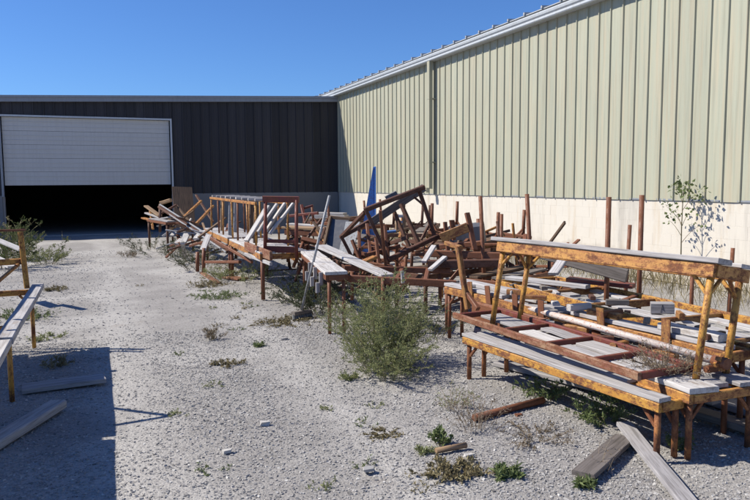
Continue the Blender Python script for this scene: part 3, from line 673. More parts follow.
    ('red_tee', 'dark red steel tee sticking up beyond the cream table', 'steel tee', None, [('post', 'red', 'b', (4.072, 14.0, 1.214), (4.066, 13.678, 0.793), 0.06, 0.05), ('arm', 'red', 'b', (4.08, 13.996, 1.13), (4.293, 13.909, 1.202), 0.06, 0.05)]),
    ('red_bar', 'dark red bar lying across the scrap beyond the cream table', 'bar', None, [('b', 'red', 'b', (3.846, 14.092, 0.986), (4.297, 13.584, 1.057), 0.07, 0.06)]),
    ('dark_sheet', 'slate grey sheet in a brown frame leaning in the pile behind the broom', 'sheet', None, [('sheet', 'darksheet', 'b', (3.517, 10.014, 1.129), (3.297, 9.671, 0.662), 0.3, 0.02), ('frame_bar', 'brownwood', 'b', (3.383, 10.068, 1.145), (3.132, 9.685, 0.683), 0.04, 0.05), ('frame_bar', 'brownwood', 'b', (3.383, 10.09, 1.144), (3.641, 9.909, 1.107), 0.04, 0.05)]),
    ('glass_pane', 'dirty cloudy pane leaning beside the slate sheet', 'pane', None, [('b', 'galv', 'b', (3.63, 9.751, 1.077), (3.393, 9.416, 0.637), 0.22, 0.02)]),
    ('grey_plank_stack_board', 'bottom board of the grey plank stack near the corner', 'board', 'grey plank stack', [('b', 'greywood', 'b', (5.637, 18.761, 0.585), (6.651, 18.023, 0.577), 0.55, 0.055)]),
    ('grey_plank_stack_board', 'second board of the grey plank stack near the corner', 'board', 'grey plank stack', [('b', 'greywood', 'b', (5.69, 18.74, 0.647), (6.613, 18.039, 0.638), 0.5, 0.055)]),
    ('grey_plank_stack_board', 'middle board of the grey plank stack near the corner', 'board', 'grey plank stack', [('b', 'greywood', 'b', (5.743, 18.718, 0.708), (6.575, 18.054, 0.699), 0.45000000000000007, 0.055)]),
    ('grey_plank_stack_board', 'fourth board of the grey plank stack near the corner', 'board', 'grey plank stack', [('b', 'greywood', 'b', (5.796, 18.697, 0.769), (6.538, 18.07, 0.76), 0.4, 0.055)]),
    ('grey_plank_stack_board', 'top board of the grey plank stack near the corner', 'board', 'grey plank stack', [('b', 'greywood', 'b', (5.849, 18.675, 0.831), (6.5, 18.085, 0.821), 0.35000000000000003, 0.055)]),
    ('tarp_scrap', 'blue tarpaulin scrap spilling from the pile under the tipped table', 'tarpaulin', None, [('b', 'tarp', 'b', (4.123, 9.766, 0.91), (4.307, 9.691, 0.924), 0.15, 0.03)]),
    ('window_frame_scrap', 'small tan window frame standing in the pile behind the tipped table', 'frame', None, [('side', 'tanwood', 'b', (4.486, 10.05, 1.166), (4.485, 10.05, 0.881), 0.05, 0.05), ('side', 'tanwood', 'b', (4.588, 10.008, 1.165), (4.587, 10.008, 0.88), 0.05, 0.05), ('bar', 'palewood', 'b', (4.486, 10.05, 1.135), (4.588, 10.008, 1.134), 0.05, 0.05), ('bar', 'palewood', 'b', (4.485, 10.05, 1.039), (4.588, 10.008, 1.039), 0.04, 0.04), ('bar', 'tanwood', 'b', (4.485, 10.05, 0.928), (4.588, 10.008, 0.928), 0.05, 0.05)]),
    ('drum_end', 'grey rounded sheet sticking up behind the tipped table', 'sheet', None, [('b', 'darksheet', 'b', (4.247, 9.931, 1.409), (4.405, 9.867, 1.5), 0.06, 0.09)]),
    ('left_rail_board', 'pale board leaning down behind the orange end post', 'board', None, [('b', 'palewood', 'b', (-1.33, 10.913, 0.963), (-0.866, 10.292, 0.802), 0.1, 0.03)]),
    ('left_rail_board', 'white board lying low behind the left bench', 'board', None, [('b', 'palewood', 'b', (-1.335, 11.239, 0.64), (-0.998, 10.562, 0.552), 0.16, 0.03)]),
    ('ground_slab', 'weathered slab with a knot lying in the bench shadow', 'slab', None, [('b', 'greywood', 'b', (-0.569, 6.107, 0.03), (0.045, 6.183, 0.03), 0.2, 0.04)]),
    ('ground_slab', 'long grey timber lying in the bench shadow towards the left bench', 'timber', None, [('b', 'greywood', 'b', (-0.651, 4.774, 0.04), (-0.284, 5.535, 0.04), 0.13, 0.06)]),
    ('ground_pipe', 'rusty pipe lying on the gravel in front of the yellow bench', 'pipe', None, [('p', 'rust', 't', (2.394, 4.07, 0.03), (3.069, 4.214, 0.03), 0.026, 0)]),
    ('ground_log', 'short brown log lying beside leafy weeds', 'log', None, [('p', 'tanwood', 't', (1.893, 3.671, 0.018), (2.108, 3.679, 0.02), 0.018, 0)]),
    ('ground_plank', 'weathered grey-brown plank lying flat on the gravel', 'plank', None, [('b', 'dullwood', 'b', (2.469, 3.012, 0.03), (3.079, 3.362, 0.03), 0.13, 0.03)]),
    ('ground_plank', 'long grey plank running from under the yellow bench', 'plank', None, [('b', 'greywood', 'b', (2.701, 2.461, 0.03), (3.195, 3.501, 0.06), 0.1, 0.03)]),
    ('ground_plank', 'pale plank lying under the low benches', 'plank', None, [('b', 'greywood', 'b', (3.357, 5.258, 0.04), (3.786, 3.868, 0.04), 0.2, 0.04)]),
]
BLUE = [[5.598, 13.7, 1.996], [5.421, 13.773, 0.534], [5.589, 13.704, 0.533]]

# ------------------------------------------------------------------ benches
def bench(label, nl, rotz, W, L, H, mat, planks, cat='bench', group=None, roll=0.0, pitch=0.0, leg_mat=None, ap=0.058, leg_r=0.0195, name='bench',
          ends=True, brace=True, mids=0, skew=0.004):
    """steel bench: aprons on four sides, tube legs with corner braces, boards on top.
    nl = foot of the near left leg; local X across, Y along, Z up"""
    lm = leg_mat or mat
    R = Matrix.Rotation(rotz, 4, 'Z') @ Matrix.Rotation(pitch, 4, 'X') @ Matrix.Rotation(roll, 4, 'Y')
    root = empty(name, nl, label, cat, group)
    root.rotation_euler = R.to_euler()
    B = lambda n, a, b, w, h, m, **k: beam(n, a, b, w, h, m, root, **k)
    t = 0.032
    zc = H-ap/2
    o = 0.028
    B('apron', (-o, -0.02, zc), (-o, L+0.02, zc), t, ap, mat)
    B('apron', (W+o, -0.02, zc), (W+o, L+0.02, zc), t, ap, mat)
    for yy in (-0.012, L+0.012): B('apron', (-o+t/2+0.001, yy, zc), (W+o-t/2-0.001, yy, zc), t, ap*0.97, mat)
    for k in range(mids): B('cross_rail', (-o+t/2, L*(k+1)/(mids+1), zc-0.004), (W+o-t/2, L*(k+1)/(mids+1), zc-0.004), t, ap*0.8, lm)
    for (lx, ly) in ((0, 0.02), (W, 0.02), (0, L-0.02), (W, L-0.02)):
        leg = tube('leg', (lx, ly, 0), (lx, ly, H-0.012), leg_r, lm, root)
        if brace:
            sy = 1 if ly < L/2 else -1; sx = 1 if lx < W/2 else -1
            bs_ = [B('brace', (lx, ly+0.015*sy, H-ap-0.10), (lx, ly+0.125*sy, H-ap+0.012), 0.02, 0.022, lm)]
            if W > 0.25: bs_.append(B('brace', (lx+0.015*sx, ly, H-ap-0.10), (lx+0.115*sx, ly, H-ap+0.012), 0.02, 0.022, lm))
            for q in bs_:
                ml = q.matrix_basis.copy(); q.parent = leg; q.matrix_basis = leg.matrix_basis.inverted() @ ml
    for pl in planks:
        x0, x1, y0, y1, pm = pl[:5]
        th = pl[5] if len(pl) > 5 else 0.026
        dz = pl[6] if len(pl) > 6 else 0.0
        j0, j1 = rnd.uniform(-1, 1)*skew, rnd.uniform(-1, 1)*skew
        B('plank', ((x0+x1)/2+j0, y0+abs(j1)*2, H+0.003+th/2+dz), ((x0+x1)/2+j1, y1-abs(j0)*2, H+0.003+th/2+dz), x1-x0, th, pm, segs=5, warp=0.004, ch=0.12)
    return root
D2 = math.radians
# right hand group
bench('narrow yellow steel bench with a split grey plank top, standing in front', (3.045, 3.04, 0), D2(4.6), 0.15, 1.98, 0.365, 'yellow',
      [(-0.045, 0.055, -0.03, 2.02, 'greywood', 0.026), (0.095, 0.18, 0.35, 2.0, 'greywood', 0.022)], leg_mat='rustyleg', skew=0.008)
bench('low rust orange bench whose corner carries a short thick plank', (3.235, 2.99, 0), D2(-1.5), 0.48, 2.08, 0.405, 'orange',
      [(-0.045, 0.16, -0.035, 0.36, 'palewood', 0.034), (-0.04, 0.15, 0.46, 2.06, 'greywood'), (0.17, 0.34, 0.40, 2.10, 'palewood'), (0.35, 0.53, -0.03, 2.12, 'greywood'), (0.19, 0.30, 0.02, 0.38, 'greywood')], leg_mat='rustyleg')
rf = empty('red_ladder_frame', (3.03, 3.2, 0.44), 'long flaking red steel ladder frame lying across the low benches', 'frame', rot=(0, 0, D2(1.2)))
beam('rail', (0, 0, 0.035), (-0.02, 2.2, 0.035), 0.035, 0.052, 'redworn', rf)
beam('rail', (0.45, 0.0, 0.035), (0.46, 2.25, 0.035), 0.035, 0.052, 'red', rf)
for k, yy in enumerate((0.016, 0.42, 0.92, 1.45, 2.15)): beam('rung', (0.018, yy, 0.034), (0.435, yy+0.02, 0.034), 0.035, 0.046, 'red', rf)
for i, (x0, y0, x1, y1, w, m, lb) in enumerate((
        (3.24, 3.27, 3.22, 3.62, 0.13, 'palewood', 'pale board scrap in the nearest bay of the red frame'),
        (3.43, 3.27, 3.42, 3.62, 0.12, 'greywood', 'wide grey board in the nearest bay of the red frame'),
        (3.18, 3.72, 3.16, 4.08, 0.10, 'palewood', 'narrow pale board scrap in the second bay of the red frame'),
        (3.36, 3.70, 3.35, 4.10, 0.17, 'greywood', 'broad grey board in the second bay of the red frame'),
        (3.19, 4.22, 3.18, 4.60, 0.14, 'palewood', 'pale board in the third bay of the red frame'),
        (3.40, 4.22, 3.39, 4.62, 0.12, 'greywood', 'grey board in the third bay of the red frame'),
        (3.28, 4.75, 3.27, 5.28, 0.2, 'greywood', 'grey board in the farthest bay of the red frame'))):
    tag(beam('frame_board', (x0, y0, 0.449+0.003*i), (x1, y1, 0.451+0.003*i), w, 0.024, m, segs=3, warp=0.003), lb, 'board')
pp = empty('white_pipe', (3.64, 3.12, 0.54), 'long pale flaking pipe with a rusty coupling at its end', 'pipe')
pb = (3.64, 3.12, 0.54)
tube('pipe', (3.58, 3.12, 0.53), (3.60, 5.68, 0.53), 0.026, 'whitepipe', pp, pb, n=14)
cp = tube('coupling', (3.578, 3.05, 0.53), (3.58, 3.15, 0.53), 0.038, 'rust', pp, pb, n=8)
# flange lobes of the coupling
for k in range(6):
    a = k*math.pi/3+0.3
    beam('lobe', (3.58+0.02*math.cos(a), 3.09+0.02*(k % 2), 0.53+0.02*math.sin(a)), (3.58+(0.046+0.012*(k % 3))*math.cos(a), 3.08+0.02*(k % 2), 0.53+0.05*math.sin(a)), 0.032, 0.026, 'orange', pp, pb)
bench('upper orange bench standing on the low benches with one long grey plank', (3.40, 3.10, 0.435), D2(8.2), 0.30, 1.96, 0.72, 'orange',
      [(-0.055, 0.10, -0.05, 2.06, 'greywood', 0.034), (0.22, 0.345, -0.03, 1.98, 'palewood', 0.026)], roll=D2(10), ap=0.085, leg_r=0.023, leg_mat='yellow', cat='bench')
b2 = bench('longer brown orange bench with whitewashed boards and upright stake plates', (3.79, 3.22, 0), D2(5.2), 0.16, 3.28, 0.55, 'orange',
      [(-0.02, 0.08, 0.0, 1.45, 'palewood', 0.03), (-0.03, 0.07, 1.55, 2.3, 'greywood', 0.022, -0.02), (-0.02, 0.08, 2.35, 3.34, 'palewood', 0.034), (0.10, 0.19, 0.25, 1.9, 'palewood', 0.03, -0.02), (0.10, 0.18, 2.0, 3.2, 'palewood', 0.028)], leg_mat='rust', ap=0.07, skew=0.01)
for yy in (0.45, 1.05, 1.75, 2.1, 2.5, 2.8):
    beam('stake_plate', (-0.055, yy, 0.49), (-0.055+rnd.uniform(-0.02, 0.02), yy+rnd.uniform(-0.02, 0.02), 0.63+rnd.uniform(0, 0.06)), 0.010, 0.075, ('ochre', 'rust')[int(yy*10) % 2], b2, up_hint=(0, 1, 0))
bench('wide yellow steel bench along the wall weeds with gappy white boards', (4.00, 2.65, 0), D2(-2.6), 0.72, 3.9, 0.575, 'yellow',
      [(0.03, 0.17, 0.02, 2.0, 'palewood', 0.026, -0.07), (0.02, 0.15, 2.1, 3.85, 'palewood', 0.026, -0.065), (0.22, 0.36, 0.3, 2.7, 'palewood', 0.026, -0.075), (0.24, 0.37, 2.9, 3.85, 'greywood', 0.026, -0.07),
       (0.55, 0.68, 0.0, 2.2, 'palewood', 0.026, -0.07), (0.59, 0.69, 2.4, 3.8, 'palewood', 0.026, -0.06)], leg_mat='ochre', ap=0.085, mids=4, skew=0.02)
wbase = (4.46, 4.48, 0.53)
wb = empty('white_block', wbase, 'white block with a dark pencil mark sitting on the yellow bench', 'block')
beam('block', (4.385, 4.53, 0.580), (4.535, 4.427, 0.583), 0.11, 0.09, 'greywood', wb, wbase, ch=0.06)
d = Vector((0.20, -0.14, 0.005)).normalized(); nrm = Vector((-0.573, -0.819, 0))
c0 = Vector((4.455, 4.483, 0.581))+nrm*0.0555
for a, b in (((-0.010, -0.032), (0.002, 0.034)), ((0.002, 0.034), (0.016, -0.02)), ((-0.004, -0.008), (0.010, -0.002))):
    beam('mark', c0+d*a[0]+Vector((0, 0, a[1])), c0+d*b[0]+Vector((0, 0, b[1])), 0.004, 0.004, 'black', wb, wbase, up_hint=nrm)
# loose boards on and between the right hand benches
for (p0, p1, w, h, m, lb) in (
        ((3.84, 3.32, 0.612), (3.80, 3.80, 0.612), 0.10, 0.05, 'palewood', 'short white block board on the boarded bench beside the upper bench legs'),
        ((3.76, 4.2, 0.606), (3.72, 4.5, 0.606), 0.08, 0.045, 'ochre', 'short ochre block on the boarded bench'),
        ((3.60, 6.35, 0.615), (3.68, 5.5, 0.615), 0.11, 0.05, 'palewood', 'thick white board at the far end of the boarded bench'),
        ((4.25, 6.5, 0.60), (4.6, 5.6, 0.60), 0.12, 0.04, 'palewood', 'white board lying askew at the far end of the yellow bench'),
        ((3.62, 5.25, 0.20), (3.80, 3.3, 0.20), 0.14, 0.04, 'greywood', 'grey board stored low beneath the boarded bench'),
        ((4.0, 5.0, 0.05), (4.25, 3.1, 0.05), 0.16, 0.05, 'greywood', 'grey board lying on the ground beneath the benches'),
        ((4.55, 4.6, 0.06), (4.75, 3.0, 0.06), 0.18, 0.05, 'greywood', 'grey board lying on the ground under the yellow bench'),
        ((3.62, 4.7, 0.05), (3.95, 2.9, 0.05), 0.14, 0.05, 'dullwood', 'dull board lying on the ground behind the orange leg'),
        ((4.12, 6.9, 0.16), (4.2, 5.5, 0.16), 0.2, 0.3, 'rust', 'rusty trough under the far end of the benches')):
    tag(beam('loose_board', p0, p1, w, h, m, segs=4, warp=0.004), lb, 'board')
# small blocks and offcuts left on the boards of the right hand benches
for i in range(30):
    if i % 3 == 0: x_, y_, z_ = 3.80-0.091*(0.2+i*0.1)+rnd.uniform(-0.01, 0.12), 3.4+i*0.1, 0.597
    elif i % 3 == 1: x_, y_, z_ = 4.10+rnd.uniform(0, 0.45), 3.0+i*0.115, 0.558
    else: x_, y_, z_ = 3.55+rnd.uniform(-0.05, 0.12), 3.05+i*0.062, 0.452
    a_ = rnd.uniform(0, math.pi); L_ = rnd.uniform(0.06, 0.22); h_ = rnd.uniform(0.02, 0.06)
    dv = Vector((math.cos(a_), math.sin(a_), 0))*L_/2; c_ = Vector((x_, y_, z_+h_/2))
    k_ = rnd.randrange(5)
    tag(beam('offcut', c_-dv, c_+dv, rnd.uniform(0.03, 0.07), h_, ('palewood', 'rust', 'ochre', 'dullwood', 'darkrust')[k_]),
        ('small pale offcut', 'small rusty steel offcut', 'small ochre offcut', 'small dull grey offcut', 'small dark rusty offcut')[k_]+' lying among the stacked benches', 'offcut', 'offcuts on the stacked benches')
# middle bench with brackets, and the far long benches
mb = bench('bench with a pale plank top and zigzag brackets hanging on its side', (2.37, 7.12, 0), D2(-10), 0.16, 2.45, 0.665, 'rust',
      [(-0.05, 0.20, -0.04, 2.5, 'palewood', 0.034)], leg_mat='rust', ap=0.06)
for yy in (0.12, 0.62, 1.12):
    beam('bracket', (-0.075, yy, 0.68), (-0.075, yy, 0.54), 0.045, 0.04, 'greywood', mb)
    beam('bracket', (-0.115, yy-0.02, 0.57), (-0.115, yy-0.02, 0.46), 0.045, 0.04, 'greywood', mb)
bench('near one of the two far long benches, with dark red near end', (2.24, 9.72, 0), D2(-1), 0.62, 2.6, 0.66, 'orange',
      [(-0.04, 0.2, -0.02, 2.62, 'palewood'), (0.22, 0.42, 0.0, 2.6, 'palewood'), (0.44, 0.66, 0.0, 2.6, 'greywood')], leg_mat='rust', ap=0.08, leg_r=0.03)
bench('farther of the two far long benches, behind the orange rack', (2.28, 12.45, 0), D2(-1), 0.62, 3.0, 0.68, 'orange',
      [(-0.04, 0.2, -0.02, 3.0, 'palewood'), (0.22, 0.42, 0.0, 3.0, 'palewood'), (0.44, 0.66, 0.0, 3.0, 'greywood')], leg_mat='rust', ap=0.09, leg_r=0.03)
rk = empty('orange_rack', (2.35, 10.2, 0.70), 'thin orange steel rack standing on the far long benches', 'rack')
rb = (2.35, 10.2, 0.70)
for x in (2.30, 2.80):
    for a, b in ((10.35, 12.3), (12.31, 14.6)): beam('top_rail', (x, a, 1.36+0.0035*(a-10)), (x, b, 1.36+0.0035*(b-10)), 0.035, 0.045, 'orange', rk, rb)
    for k, yy in enumerate((10.4, 10.95, 11.8, 12.25, 13.2, 13.65, 14.55)):
        tube('post', (x, yy, 0.70), (x+0.01*math.sin(k*3+x), yy, 1.34), 0.017, ('yellow', 'orange', 'rust')[k % 3], rk, rb, n=8)
for k in range(9):
    yy = 10.5+k*0.5
    beam('cross_rail', (2.32, yy, 1.415), (2.78, yy, 1.415), 0.05, 0.04, 'palewood' if k % 2 else 'greywood', rk, rb)
for yy, xx in ((10.9, 2.4), (11.9, 2.55), (12.8, 2.35), (13.6, 2.6), (14.2, 2.45)):
    beam('hanging_strip', (xx, yy, 0.72), (xx+0.05, yy+0.1, 1.32), 0.07, 0.03, rnd.choice(['tanwood', 'brownwood', 'galv']), rk, rb)
bench('low bench at the doorway end of the far pile', (1.72, 17.6, 0), D2(9), 0.62, 1.9, 0.74, 'rust',
      [(0.0, 0.2, 0, 1.9, 'greywood'), (0.3, 0.5, 0, 1.9, 'brownwood')], leg_mat='darkrust', leg_r=0.03)
# benches filling the pile towards the wall
for (lb, nl, rz_, W, L, H, mt, roll, pitch) in (
        ('upturned rusty bench with legs in the air at the heart of the pile', (4.4, 9.5, 0.55), D2(25), 0.6, 1.6, 0.6, 'rust', D2(172), D2(8)),
        ('rusty bench lying on its side against the tipped table', (4.2, 10.4, 0.05), D2(-20), 0.55, 1.8, 0.62, 'rust', D2(80), D2(3)),
        ('rusty bench standing askew behind the drilled uprights', (5.3, 8.6, 0.0), D2(12), 0.6, 1.9, 0.72, 'darkrust', D2(3), D2(0)),
        ('dark rusty bench standing beside the blue triangle foot', (5.0, 11.6, 0.0), D2(-35), 0.65, 2.0, 0.75, 'darkrust', D2(0), D2(2)),
        ('orange worn bench standing beyond the tipped table near the wall', (6.2, 9.9, 0.0), D2(8), 0.6, 2.0, 0.70, 'orange', D2(0), D2(0)),
        ('rusty bench standing beyond the cream table', (3.6, 13.4, 0.0), D2(-70), 0.6, 2.2, 0.78, 'rust', D2(0), D2(0)),
        ('dark bench standing near the grey plank stack', (4.6, 15.6, 0.0), D2(-60), 0.6, 2.2, 0.80, 'darkrust', D2(0), D2(0)),
        ('tilted dark bench frame lodged behind the slate sheet', (4.3, 11.2, 0.0), D2(40), 0.6, 1.5, 0.55, 'darkrust', D2(-20), D2(4)),
        ('low dark bench frame beneath the tipped table', (3.7, 8.35, 0.0), D2(-72), 0.55, 1.5, 0.50, 'darkrust', D2(0), D2(0)),
        ('upturned rusty bench riding on the askew bench behind the uprights', (6.0, 8.75, 1.24), D2(14), 0.55, 1.5, 0.50, 'rust', D2(178), D2(4)),
        ('upturned dark bench riding on the bench beside the blue triangle', (5.9, 12.0, 1.26), D2(-32), 0.55, 1.5, 0.50, 'darkrust', D2(183), D2(-3)),
        ('upturned rusty bench riding on the bench beyond the cream table', (4.5, 13.6, 1.22), D2(-66), 0.50, 1.6, 0.42, 'rust', D2(176), D2(3)),
        ('small rusty bench tipped onto two legs beside the slate sheet', (3.75, 9.75, 0.12), D2(60), 0.45, 1.1, 0.55, 'rust', D2(38), D2(14)),
        ('brown bench between the drilled uprights and the low benches', (4.1, 7.2, 0.0), D2(-62), 0.5, 1.3, 0.52, 'rust', D2(0), D2(0))):
    bench(lb, nl, rz_, W, L, H, mt, [(0.0, 0.16, 0.02, L, 'brownwood'), (W-0.2, W-0.02, 0.1, L-0.1, 'dullwood')], roll=roll, pitch=pitch, leg_r=0.026, ap=0.07)
# left hand group
bench('yellow left bench with a long overhanging brown plank edge', (-1.36, 5.87, 0), D2(-0.8), 0.74, 1.95, 0.60, 'yellow',
      [(0.745, 0.855, -0.75, 1.98, 'palewood', 0.05), (0.0, 0.12, 0.0, 1.95, 'greywood')], leg_mat='yellow')
bench('yellow left bench next in line, mostly hidden beside the lane', (-1.40, 3.1, 0), D2(-0.8), 0.74, 1.95, 0.60, 'yellow',
      [(0.03, 0.2, 0.0, 1.95, 'greywood'), (0.745, 0.855, -0.1, 1.96, 'palewood', 0.05)], leg_mat='yellow')
lf = empty('orange_end_frame', (-0.63, 7.85, 0.61), 'orange end frame with a thin rod standing on the left bench', 'frame')
lb_ = (-0.63, 7.85, 0.61)
beam('post', (-0.63, 7.80, 0.615), (-0.665, 7.83, 1.19), 0.05, 0.05, 'yellow', lf, lb_)
beam('post', (-0.93, 7.05, 0.61), (-0.90, 7.05, 1.12), 0.05, 0.05, 'orange', lf, lb_)
beam('rail', (-0.67, 7.83, 0.89), (-1.40, 7.83, 0.88), 0.045, 0.06, 'yellow', lf, lb_)
beam('rod', (-0.62, 7.84, 1.205), (-1.45, 7.82, 1.215), 0.018, 0.022, 'rust', lf, lb_)
beam('brace', (-0.93, 7.08, 0.68), (-0.70, 7.80, 0.86), 0.03, 0.03, 'orange', lf, lb_)
ut = bench('tall boarded table standing left of the lane, throwing the wide shadow', (-2.11, 2.6, 0), D2(-1.5), 0.86, 5.36, 1.24, 'yellow',
      [(-0.03, 0.2, 0, 5.36, 'greywood'), (0.201, 0.42, 0, 5.36, 'greywood'), (0.421, 0.64, 0, 5.36, 'greywood'), (0.641, 0.875, 0, 5.40, 'greywood')], cat='table', name='table')
for (a, b, lb) in (((-1.12, 7.93, 1.27), (-1.12, 7.93, 1.66), 'rusty stub post on the tall boarded table end'),
                   ((-1.12, 6.05, 1.27), (-1.12, 5.85, 1.72), 'rusty leaning stub post on the tall boarded table'),
                   ((-1.12, 5.62, 1.27), (-1.12, 5.84, 1.72), 'rusty stub post meeting its leaning neighbour on the tall table')):
    tag(tube('stub_post', a, b, 0.022, 'rust'), lb, 'post')
# loose items
for (name, label, cat, group, parts) in LOOSE:
    if len(parts) == 1:
        pn, mt, kd, a, b, w, h = parts[0]
        o = beam(name, a, b, w, h, mt, segs=3, warp=0.003) if kd == 'b' else tube(name, a, b, w, mt)
        tag(o, label, cat, group)
    else:
        zs = min(min(p[3][2], p[4][2]) for p in parts)
        base = (parts[0][3][0], parts[0][3][1], zs)
        root = empty(name, base, label, cat, group)
        for pn, mt, kd, a, b, w, h in parts:
            if kd == 'b': beam(pn, a, b, w, h, mt, root, base)
            else: tube(pn, a, b, w, mt, root, base)
# short rusty bars jammed into the tangle; nothing but place sets them apart
for i in range(120):
    rx, ry, rw, rd = ((3.3, 8.0, 3.0, 3.6), (3.0, 9.6, 1.2, 3.6), (4.3, 7.2, 1.6, 1.6), (3.3, 8.0, 3.0, 3.6))[i % 4]
    x_, y_ = rx+rw*rnd.random(), ry+rd*rnd.random()
    z_ = 0.08+0.85*rnd.random()**1.3
    a_, e_ = rnd.uniform(0, math.pi), rnd.gauss(0, 0.5)
    L_ = rnd.uniform(0.35, 1.1)
    dv = Vector((math.cos(a_)*math.cos(e_), math.sin(a_)*math.cos(e_), math.sin(e_)))*L_/2
    c_ = Vector((x_, y_, max(z_, abs(dv.z)+0.03)))
    tag(beam('scrap_bar', c_-dv, c_+dv, rnd.uniform(0.022, 0.05), rnd.uniform(0.022, 0.05), ('rust', 'darkrust', 'rust', 'orange', 'rust', 'brownwood')[i % 6]),
        ('short rusty bar', 'short dark rusty bar', 'short rusty bar', 'short orange bar', 'short rusty bar', 'short brown wooden stick')[i % 6]+' jammed into the tangled scrap pile', 'bar', 'short bars jammed in the scrap pile')
for i in range(26):
    x_, y_ = 1.75+1.0*rnd.random(), 14.2+4.6*rnd.random()
    a_, e_ = rnd.uniform(0, math.pi), rnd.gauss(0, 0.35)
    dv = Vector((math.cos(a_)*math.cos(e_), math.sin(a_)*math.cos(e_), math.sin(e_)))*rnd.uniform(0.5, 1.3)/2
    c_ = Vector((x_, y_, max(0.06+0.75*rnd.random(), abs(dv.z)+0.03)))
    tag(beam('scrap_lath', c_-dv, c_+dv, rnd.uniform(0.04, 0.09), 0.03, ('brownwood', 'rust', 'palewood', 'tanwood', 'darkrust')[i % 5]),
        ('thin brown lath', 'thin rusty bar', 'thin pale lath', 'thin tan lath', 'thin dark bar')[i % 5]+' heaped in the far pile before the facade', 'lath', 'laths heaped in the far pile')
# blue triangular steel fin
A, Bq, Dq = [Vector(q) for q in BLUE]
def fin():
    n = Vector((-0.55, -0.83, 0)).normalized()
    A2 = A+Vector((0.0, 0, 0)); b1 = Vector((Bq.x-0.17, Bq.y+0.13, 0.0)); b2_ = Vector((Dq.x, Dq.y, 0.0))
    tri = [A+Vector((-0.03, 0, 0)), b1, b2_, A2]
    back = [q-n*0.16+Vector((0.05, 0, 0)) for q in tri]
    base = b1
    r = empty('blue_fin', base, 'tall narrow blue steel triangle standing beyond the tipped table', 'steel fin')
    V = [q-base for q in tri]; t2 = [q-base-n*0.014 for q in tri]
    obj('face_plate', V+t2, [(0, 1, 2, 3), (4, 7, 6, 5), (0, 4, 5, 1), (1, 5, 6, 2), (2, 6, 7, 3), (3, 7, 4, 0)], M['blue'], r)
    beam('edge_flange', b2_+Vector((0.012, 0.02, 0)), A2+Vector((0.012, 0.02, 0.01)), 0.02, 0.12, 'blue', r, base)
fin()
# push broom leaning on the middle bench
br = empty('push_broom', (2.34, 8.2, 0), 'push broom leaning with its head on the gravel', 'broom')
bb = (2.34, 8.2, 0)
tube('handle', (2.35, 8.19, 0.06), (2.655, 7.93, 1.51), 0.016, 'galv', br, bb)
hd = beam('head', (2.23, 8.12, 0.075), (2.48, 8.22, 0.075), 0.07, 0.045, 'dullwood', br, bb)
for k in range(9):
    t_ = k/8
    beam('bristle_tuft', (2.235+0.24*t_, 8.122+0.096*t_, 0.05), (2.232+0.25*t_, 8.09+0.096*t_, 0.004), 0.026, 0.05, 'bristle', br, bb)

# ------------------------------------------------------------------ plants
def tubes_np(paths, radii, nseg=3):
    V, F, T = [], [], []
    k0 = 0
    ang = np.arange(nseg)*2*np.pi/nseg
    for P, r in zip(paths, radii):
        P = np.asarray(P); m = len(P)
        tn = np.gradient(P, axis=0); tn /= np.linalg.norm(tn, axis=1)[:, None]+1e-9
        a = np.cross(tn, [0.31, 0.95, 0.12]); a /= np.linalg.norm(a, axis=1)[:, None]+1e-9
        b = np.cross(tn, a)
        rr = np.linspace(r, r*0.35, m)
        ring = P[:, None]+rr[:, None, None]*(np.cos(ang)[None, :, None]*a[:, None]+np.sin(ang)[None, :, None]*b[:, None])
        V.append(ring.reshape(-1, 3))
        for i in range(m-1):
            for j in range(nseg):
                F.append((k0+i*nseg+j, k0+i*nseg+(j+1) % nseg, k0+(i+1)*nseg+(j+1) % nseg, k0+(i+1)*nseg+j))
        T += [rng.random()]*(m*nseg)
        k0 += m*nseg
    return np.concatenate(V), np.array(F), np.array(T)
def leaves_np(pos, dirs, ln, wd, tone):
    n = len(pos)
    d = dirs/np.linalg.norm(dirs, axis=1)[:, None]
    s = np.cross(d, rng.normal(size=(n, 3))); s /= np.linalg.norm(s, axis=1)[:, None]+1e-9
    nn = np.cross(d, s)
    l = ln*rng.uniform(0.6, 1.3, n); w = wd*rng.uniform(0.7, 1.3, n)
    p0 = pos; p1 = pos+d*(l*0.45)[:, None]+s*(w*0.5)[:, None]+nn*(w*0.12)[:, None]
    p2 = pos+d*l[:, None]-nn*(l*0.10)[:, None]; p3 = pos+d*(l*0.45)[:, None]-s*(w*0.5)[:, None]+nn*(w*0.12)[:, None]
    V = np.stack([p0, p1, p2, p3], 1).reshape(-1, 3)
    return V, np.arange(n*4).reshape(n, 4), np.repeat(tone, 4)
